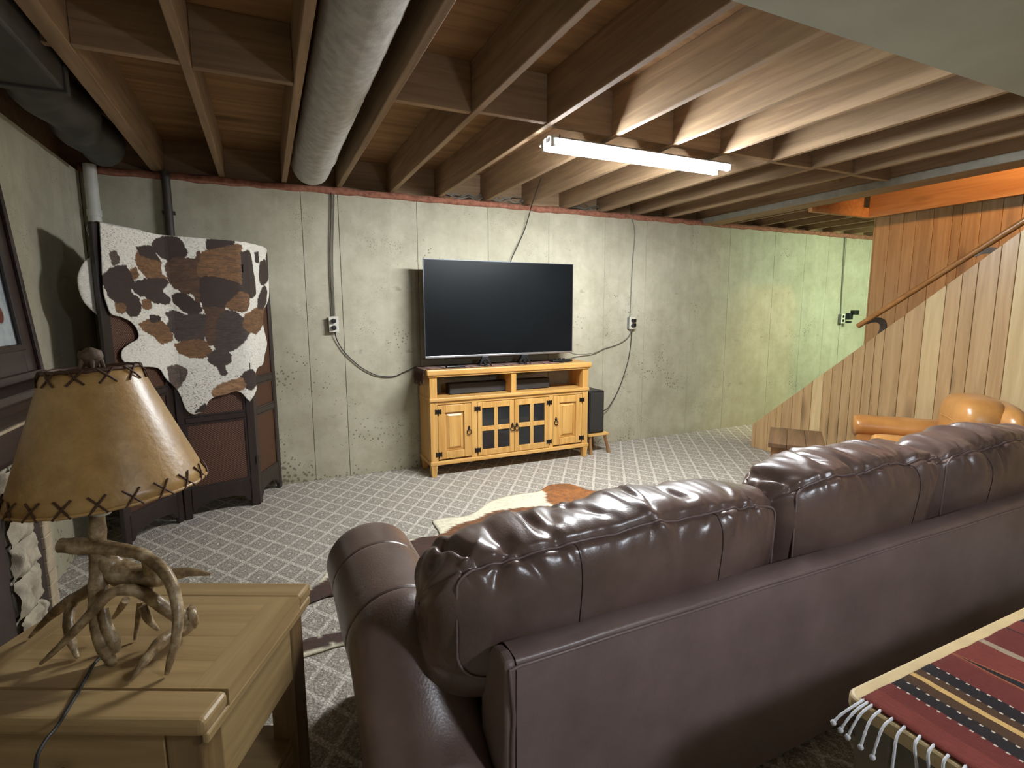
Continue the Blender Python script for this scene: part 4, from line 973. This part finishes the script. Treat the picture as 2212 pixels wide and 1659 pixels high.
# arms: rolled top flaring out over an upright side
def arm(cx, s, label_seed):
    prof = []
    rc, zc, r = cx+s*.0, .495, .136
    for a in np.linspace(-62, 218, 30):
        prof.append((rc+s*(-1)*0+r*1.06*math.cos(math.radians(a)), zc+r*.95*math.sin(math.radians(a))))
    # outward lip to the upright side panel
    out = -1 if s > 0 else 1
    if out < 0: pts = [(cx+.13, .08), (cx+.128, .25), (cx+.11, .36)]+prof+[(cx-.075, .37), (cx-.050, .32), (cx-.044, .25), (cx-.042, .08)]
    else: pts = [(cx+.042, .08), (cx+.044, .25), (cx+.050, .32), (cx+.075, .37)]+prof[::1]+[(cx-.11, .36), (cx-.128, .25), (cx-.13, .08)]
    y0, y1 = .945, 1.80
    seams = [1.30, 1.60]
    yl = sorted(set(np.linspace(y0, y1, 60).tolist()+[q+d for q in seams for d in (-.006, -.003, 0, .003, .006)]))
    npf = len(pts); c0 = Vector((cx, 0, .42))
    rows = []
    for y in yl:
        e = 0.0
        if y > y1-.035: e = .028*(1-math.sqrt(max(0, 1-((y-(y1-.035))/.035)**2)))
        if y < y0+.03: e = max(e, .02*(1-math.sqrt(max(0, 1-((y0+.03-y)/.03)**2))))
        g_ = sum(.0035*math.exp(-((y-q)/.004)**2) for q in seams)
        row = []
        for x, z in pts:
            d_ = Vector((x-cx, 0, z-.45)); L = d_.length
            k = (L-e-g_-.003*mnoise.noise(Vector((x*6, y*4, z*6))))/L if z > .3 else 1-.0
            q_ = min(1, max(0, (1.27-y)/.33)); drop = .25*q_*q_*(3-2*q_)*min(1, max(0, (z-.22)/.3))
            row.append((cx+d_.x*k, y, .45+d_.z*k-drop))
        rows.append(row)
    mb = MB(); mb.grid(npf, len(yl), lambda i, j: rows[j][i], False, True)
    mb.add(rows[-1], [tuple(range(npf))]); mb.add(rows[0], [tuple(range(npf))[::-1]])
    a_ = put('arm', mb, M['leather'], sf)
    for q in seams:
        idx = min(range(len(yl)), key=lambda k_: abs(yl[k_]-q))
        put('stitching', MB().tube([Vector(v) for v in rows[idx][3:-4]], .0017, 6), M['stitch'], a_)
    return a_
arm(.278, 1, 0); arm(3.08, -1, 1)
put('arm_rear_panel', MB().box(.235, SX0-.01, .930, .972, .06, .33), M['leatherback'], sf, bevel=.012, seg=3)
put('arm_rear_panel', MB().box(SX1+.01, 3.125, .930, .972, .06, .33), M['leatherback'], sf, bevel=.012, seg=3)
put('seat_deck', MB().box(SX0-.03, SX1+.03, 1.002, 1.76, .07, .30), M['leatherback'], sf, bevel=.02)
for x0, x1 in ((.41, 1.31), (1.315, 2.13), (2.135, 2.95)):
    put('seat_cushion', rbox(x0, x1, 1.16, 1.80, .30, .46), M['leather'], sf)
for x, y in ((.30, 1.0), (.30, 1.72), (3.06, 1.0), (3.06, 1.72)): put('foot', MB().taper(x, y, 0, .085, .026, .034), M['screenwood'], sf)

def cushion(x0, x1, zt, seed, yc=1.140, zb=.40, dp=.33, sag=0.0, folds=()):
    rnd = random.Random(seed); w = x1-x0; xc = (x0+x1)/2; h = zt-zb; zc = (zt+zb)/2
    NU, NV = 120, 230
    ub, uf, ul = math.radians(128), math.radians(50), math.radians(203)       # back-top, front-top, back-low seams
    wr = []
    for k in range(36):      # long soft creases
        wr.append((rnd.uniform(-.95, .95), rnd.uniform(.012, .032), rnd.choice((-1, 1, 1))*rnd.uniform(.005, .017), rnd.uniform(-.25, .25), rnd.choice((ub, ub, uf, uf, (ub+uf)/2)), rnd.uniform(.25, .6)))
    for k in range(34):      # short gathers across the top band and below the seam
        wr.append((rnd.uniform(-.96, .96), rnd.uniform(.006, .013), rnd.choice((-1, 1, 1))*rnd.uniform(.003, .008), rnd.uniform(-.15, .15), rnd.choice((ub, ub+.1, (ub+uf)/2, uf)), rnd.uniform(.18, .4)))
    wr += list(folds)
    wr = np.array(wr)
    def P(u, t):
        c, s = math.cos(u), math.sin(u); f = lambda q, e: math.copysign(abs(q)**e, q)
        ex = (1-abs(t)**4.2)**(1/2.2); ez = (1-abs(t)**6.5)**(1/2.4)
        yy_ = f(c, .70)*dp/2*(.18+.82*ex); zz = f(s, .66)*h/2*(.50+.50*ez)
        if abs(t) >= .999: yy_ *= .2; zz *= .75
        d_ = 0.0
        for us in (ub, uf): d_ -= .013*math.exp(-((u-us)/.075)**2)
        d_ -= .007*math.exp(-((u-ul)/.06)**2)
        q = (t-wr[:,0]-wr[:,3]*(u-wr[:,4]))*w/2
        d_ -= float(np.sum(wr[:,2]*np.exp(-(q/wr[:,1])**2-((u-wr[:,4])/wr[:,5])**2)))
        d_ += .008*mnoise.noise(Vector((t*w*3, u*1.3, seed)))
        d_ += .003*mnoise.noise(Vector((t*w*18, u*2.0, seed+3)))*math.exp(-((u-PI/2)/.9)**2)
        top = .014*mnoise.noise(Vector((t*2.4, seed*3.1, 0)))*(s > 0)*s - sag*(t*t)*(s > 0)*s
        lean = -.05*(zz/h)
        x = xc+t*w/2 + .012*(abs(t) > .9)*mnoise.noise(Vector((u*2, t, seed)))
        return Vector((x, yc+yy_+d_*c+lean, zc+zz+d_*s+top))
    ts = [.6*math.sin(PI/2*(-1+2*j/(NV-1)))+.4*(-1+2*j/(NV-1)) for j in range(NV)]
    mb = MB(); mb.grid(NU, NV, lambda i, j: P(2*PI*i/NU, max(-.9995, min(.9995, ts[j]))), True, True, cap=True)
    o = put('back_cushion', mb, M['leather'], sf)
    wob = lambda us, t: us+.035*mnoise.noise(Vector((t*5, us, seed)))
    off = lambda u, k: Vector((0, math.cos(u)*k, math.sin(u)*k))
    # piping: the front top seam, and the outline of the back panel with rounded corners
    put('piping', MB().tube([P(wob(uf, t), t)+off(uf, .004) for t in np.linspace(-.93, .93, 90)], .0034, 8), M['leatherback'], o)
    te, ru, rt = .90, .34, .16
    path = [(wob(ub, t), t) for t in np.linspace(-(te-rt), te-rt, 80)]
    corner = [(ub+ru*(1-math.cos(a)), te-rt+rt*math.sin(a)) for a in np.linspace(.15, PI/2, 10)]
    lowc = [(ul-ru*(1-math.sin(a)), te-rt+rt*math.cos(a)) for a in np.linspace(0, PI/2, 10)]
    right = corner+lowc
    low = [(ul, t) for t in np.linspace(te-rt-.02, -(te-rt)+.02, 50)]
    left = [(u, -t) for u, t in right][::-1]
    loop = path+right+low+left
    put('piping', MB().tube([P(u, t)+off(u, .0035) for u, t in loop], .0032, 8, closed=True), M['leatherback'], o)
    for tt in (.42, -.38 if seed % 2 else .86):
        put('stitching', MB().tube([P(u, tt+.01*math.sin(u*3))+off(u, .0006) for u in np.linspace(ub+.03, ul-.02, 30)], .0013, 6), M['stitch'], o)
    return o
UB, UM = math.radians(128), math.radians(92)
cushion(.285, 1.378, .846, 3, sag=.03, folds=[(-.86, .014, .030, .10, UM, .55), (-.70, .018, .020, -.12, UB, .40), (-.62, .016, .014, .15, UB, .5), (.97, .012, .018, .0, UM, .5)])
cushion(1.376, 2.178, .872, 8, sag=.016, folds=[(-.90, .014, .026, .05, UM, .6), (-.25, .020, .020, .08, UB-.2, .5)])
cushion(2.176, 2.958, .868, 5, sag=.016, folds=[(-.90, .014, .022, .05, UM, .6)])

# ================================================================== TAN ARMCHAIR AND SIDE TABLE
TC = thing('leather_armchair', 'tan leather armchair facing the television by the panelled stair wall', 'armchair', (3.741, 1.884, 0), math.radians(41))
def tp(name, mb, m, par=None, **k): return put(name, mb, m, par or TC, world=False, **k)
def roll(cx, z, r, y0, y1, m=40):
    mb = MB()
    def fn(i, j):
        y = y0+(y1-y0)*j/(m-1); e = min(1, (j/(m-1))*12, (1-j/(m-1))*12); rr = r*(.86+.14*math.sqrt(1-(1-e)**2))
        a = 2*PI*i/28
        return (cx+rr*math.cos(a)*1.0, y, z+rr*.82*math.sin(a)+.004*mnoise.noise(Vector((y*6, a, 3))))
    return mb.grid(28, m, fn, True, cap=True)
for s in (-1, 1):
    tp('arm', roll(s*.33, .523, .094, -.30, .315), M['tan'])
    tp('arm_side', MB().box(s*.33-.075, s*.33+.075, -.30, .30, .08, .50), M['tan'], bevel=.02, seg=3)
tp('seat_base', MB().box(-.26, .26, -.30, .30, .10, .28), M['tan'], bevel=.02, seg=3)
tp('seat_cushion', rbox(-.255, .255, -.22, .34, .28, .44), M['tan'])
tp('back', MB().box(-.36, .30, -.42, -.285, .10, .66), M['tan'], bevel=.05, seg=4)
mb = MB(); mb.grid(24, 30, lambda i, j: (-.38+.69*j/29, -.345+.085*math.cos(2*PI*i/24)*math.sqrt(max(.01, 1-abs(-1+2*j/29)**3)), .70+.105*math.sin(2*PI*i/24)*math.sqrt(max(.01, 1-abs(-1+2*j/29)**3))), True, cap=True)
tp('back_roll', mb, M['tan'])
tp('back_cushion', rbox(-.30, .20, -.36, -.10, .42, .83, p=3.4), M['tan'])
tp('piping', MB().tube([(-.22, -.115, .68), (-.12, -.098, .69), (.02, -.098, .688), (.12, -.115, .675)], .004, 6), M['tan'])
for x in (-.33, .33):
    for y in (-.34, .24): tp('foot', MB().taper(x, y, 0, .09, .02, .028), M['screenwood'])

WT_ = thing('side_table', 'small rustic wooden side table between sofa and stair wall', 'table', (3.31, 2.43, 0), math.atan2(-.61, -.79))
def wp(name, mb, m, **k): return put(name, mb, m, WT_, world=False, **k)
for i in range(3): wp('top_board', MB().box(-.27, .27, -.168+.112*i, -.168+.112*(i+1)-.001, .432, .464), M['rustic'], bevel=.004)
wp('apron', MB().box(-.25, -.228, -.15, .15, .33, .432).box(.228, .25, -.15, .15, .33, .432).box(-.228, .228, -.15, -.13, .33, .432).box(-.228, .228, .13, .15, .33, .432), M['rusticZ'], bevel=.003)
for x in (-.235, .235):
    for y in (-.135, .135): wp('leg', MB().taper(x, y, 0, .335, .018, .022), M['redpaint'])
wp('lower_shelf', MB().box(-.225, .225, -.14, .14, .20, .22), M['redpaint'], bevel=.003)
wp('side_panel', MB().box(.236, .246, -.11, .11, .22, .33), M['redpaint'])

# handrail on iron straps along the stair wall
hr = thing('handrail', 'round wooden handrail on iron straps rising along the panelled stair wall', 'handrail', (4.44, 2.2, 1.6))
ra, rb = Vector((4.44, 2.775, 1.207)), Vector((4.44, 1.30, 2.235))
dr_ = (ra-rb).normalized()
put('rail', MB().tube([ra+dr_*.0, ra+(rb-ra)*.5, rb], .021, 16), M['rail'], hr)
for f in (.075, .535):
    p = ra+(rb-ra)*f
    path = [p+Vector((.0, .045, -.052)), p+Vector((.0, .0, -.030)), p+Vector((-.004, -.050, -.026)), p+Vector((-.010, -.088, -.050)), p+Vector((-.020, -.098, -.105)), p+Vector((-.030, -.084, -.17)), p+Vector((-.034, -.070, -.26))]
    mb = MB(); Q = smooth_path(path, 6); n = len(Q); vs = []; fs = []
    for i, q in enumerate(Q):                  # a flat plate bent in its own plane
        t_ = (Q[min(i+1, n-1)]-Q[max(i-1, 0)]).normalized(); nn = t_.cross(Vector((1, 0, 0))).normalized()
        hw_ = .010+.016*min(1, i/(n*.45))
        for a in (-1, 1):
            for b in (-1, 1): vs.append(q+Vector((.004, 0, 0))*a+nn*hw_*b)
    for i in range(n-1):
        o_ = i*4
        fs += [(o_, o_+1, o_+5, o_+4), (o_+2, o_+6, o_+7, o_+3), (o_, o_+4, o_+6, o_+2), (o_+1, o_+3, o_+7, o_+5)]
    fs += [(0, 2, 3, 1), ((n-1)*4, (n-1)*4+1, (n-1)*4+3, (n-1)*4+2)]
    put('strap', mb.add(vs, fs), M['strap'], hr)

# ================================================================== CONSOLE TABLE AND KILIM RUNNER
CT = thing('console_table', 'pale edged console table behind the sofa under a striped runner', 'table', (1.65, .36, 0))
top = []
cx0, cx1, cy0, cy1, r = .982, 2.35, .14, .583, .03
for (x, y, a0) in ((cx1-r, cy1-r, 0), (cx0+r, cy1-r, 90), (cx0+r, cy0+r, 180), (cx1-r, cy0+r, 270)):
    for k in range(7):
        a = math.radians(a0+15*k); top.append((x+r*math.cos(a), y+r*math.sin(a)))
put('table_top', MB().prism(top, 2, .568, .60), M['ctop'], CT, bevel=.008, seg=3)
for y in (cy0+.045, cy1-.045): put('apron', MB().box(cx0+.06, cx1-.06, y-.011, y+.011, .44, .568), M['cbody'], CT, bevel=.003)
for x in (cx0+.045, cx1-.045): put('apron', MB().box(x-.011, x+.011, cy0+.06, cy1-.06, .44, .568), M['cbody'], CT, bevel=.003)
for x in (cx0+.05, cx1-.05):
    for y in (cy0+.05, cy1-.05): put('leg', MB().taper(x, y, 0, .568, .02, .033), M['cbody'], CT, bevel=.004)

t = NT('kilim_stripes'); v = t.coord(); x, y, z = t.sep(v)
# object origin is the runner's left end (x = 0 at the fringe)
yn = t.math('SUBTRACT', .17, y)
xx = t.math('ADD', x, t.math('MULTIPLY', t.math('SUBTRACT', t.noise(v, 14, 2), .5), .010))
RED, RED2, BK, BR, YE, BE, WH = S(98,44,39), S(112,53,45), S(30,30,32), S(72,52,36), S(196,160,100), S(150,134,112), S(196,186,168)
bands = [(0, RED2), (.048, RED), (.092, BK), (.124, BR), (.152, YE), (.163, YE), (.166, BR), (.192, BK), (.228, RED), (.296, RED2), (.41, BE), (.428, RED), (.527, BK), (.534, RED2), (.595, BK), (.63, BR), (.66, YE), (.672, BR), (.70, BK), (.73, RED), (.83, BE), (.845, RED2), (.95, BK), (.98, RED)]
c = t.ramp(t.math('DIVIDE', xx, 1.2), [(p/1.2, q) for p, q in bands], 'CONSTANT')
def dots(c, pos, colr, wdt=.0021, per=118):
    d_ = t.math('LESS_THAN', t.math('ABSOLUTE', t.math('SUBTRACT', x, pos)), wdt)
    s_ = t.math('GREATER_THAN', t.math('SINE', t.math('MULTIPLY', y, per*2*PI/2)), .5)
    return t.mix(t.math('MULTIPLY', d_, s_), c, colr)
for p in (.092, .124, .192, .228, .595, .63, .70, .73): c = dots(c, p, WH)
# dark wedge and ochre tongue opening towards the near side
def wedge(c, pos, colr, w0, k, skew):
    d_ = t.math('ABSOLUTE', t.math('SUBTRACT', x, t.math('ADD', pos, t.math('MULTIPLY', yn, skew))))
    lim = t.math('ADD', w0, t.math('MULTIPLY', yn, k))
    return t.mix(t.math('LESS_THAN', d_, lim), c, colr)
c = wedge(c, .312, S(150,92,60), .0045, .100, .06); c = wedge(c, .312, BK, .0015, .088, .06); c = wedge(c, .318, S(150,118,72), -.012, .085, .08)
c = t.mix(t.math('MULTIPLY', t.ramp(t.noise(t.coord((150, 14, 1)), 3.0, 3), [(.35, 0.0), (.7, 1.0)]), .38), c, S(52,28,24))
t.col(c); t.rough(.95); t.b.inputs['Specular IOR Level'].default_value = .15
t.bump(t.noise(t.coord((60, 500, 1)), 2.0, 2), .35, .003); M['kilim'] = t.m
RX, RY0, RY1 = .990, .175, .552
kr = thing('kilim_runner', 'red and black striped kilim runner with white tassels on the console table', 'runner', (RX, (RY0+RY1)/2, .60))
put('runner_cloth', MB().grid(80, 24, lambda i, j: (RX+1.25*i/79, RY0+(RY1-RY0)*j/23+.003*mnoise.noise(Vector((i*.3, j*.1, 2))), .6035+.0015*mnoise.noise(Vector((i*.4, j*.4, 0))))), M['kilim'], kr, solid=.004)
tsl = [(.548, -.052, .012, -.030), (.541, -.050, .006, -.036), (.533, -.047, .002, -.042), (.518, -.046, -.006, -.044), (.497, -.042, -.004, -.050), (.476, -.040, -.014, -.058), (.452, -.018, -.020, -.066), (.431, -.016, -.016, -.070), (.409, -.010, -.012, -.072), (.385, -.020, -.02, -.066), (.36, -.018, -.02, -.066), (.33, -.016, -.014, -.07), (.30, -.02, .0, -.066), (.27, -.012, -.01, -.07), (.24, -.016, .01, -.07), (.21, -.018, 0, -.07), (.185, -.014, -.01, -.07)]
for y, dx, dy, dz in tsl:
    p0 = Vector((RX+.002, y, .6035)); p1 = Vector((RX-.016+dx*.25, y+dy*.2, .597)); p2 = Vector((RX-.014+dx*.75, y+dy*.7, .60+dz*.55)); p3 = Vector((RX-.014+dx, y+dy, .60+dz))
    P = smooth_path([p0, p1, p2, p3], 5)
    o = put('tassel', MB().tube(P, [.0024+.0003*math.sin(i*2.1) for i in range(len(P))], 8), M['tassel'], kr)
    put('knot', MB().lathe(p3, [(.0005, -.005), (.0036, -.004), (.0052, 0), (.0036, .004), (.0005, .005)], 10), M['tassel'], o)

for o in list(bpy.data.objects):
    if o.type == 'MESH' and o.parent is None and 'kind' not in o and 'label' not in o: print('UNTAGGED', o.name)
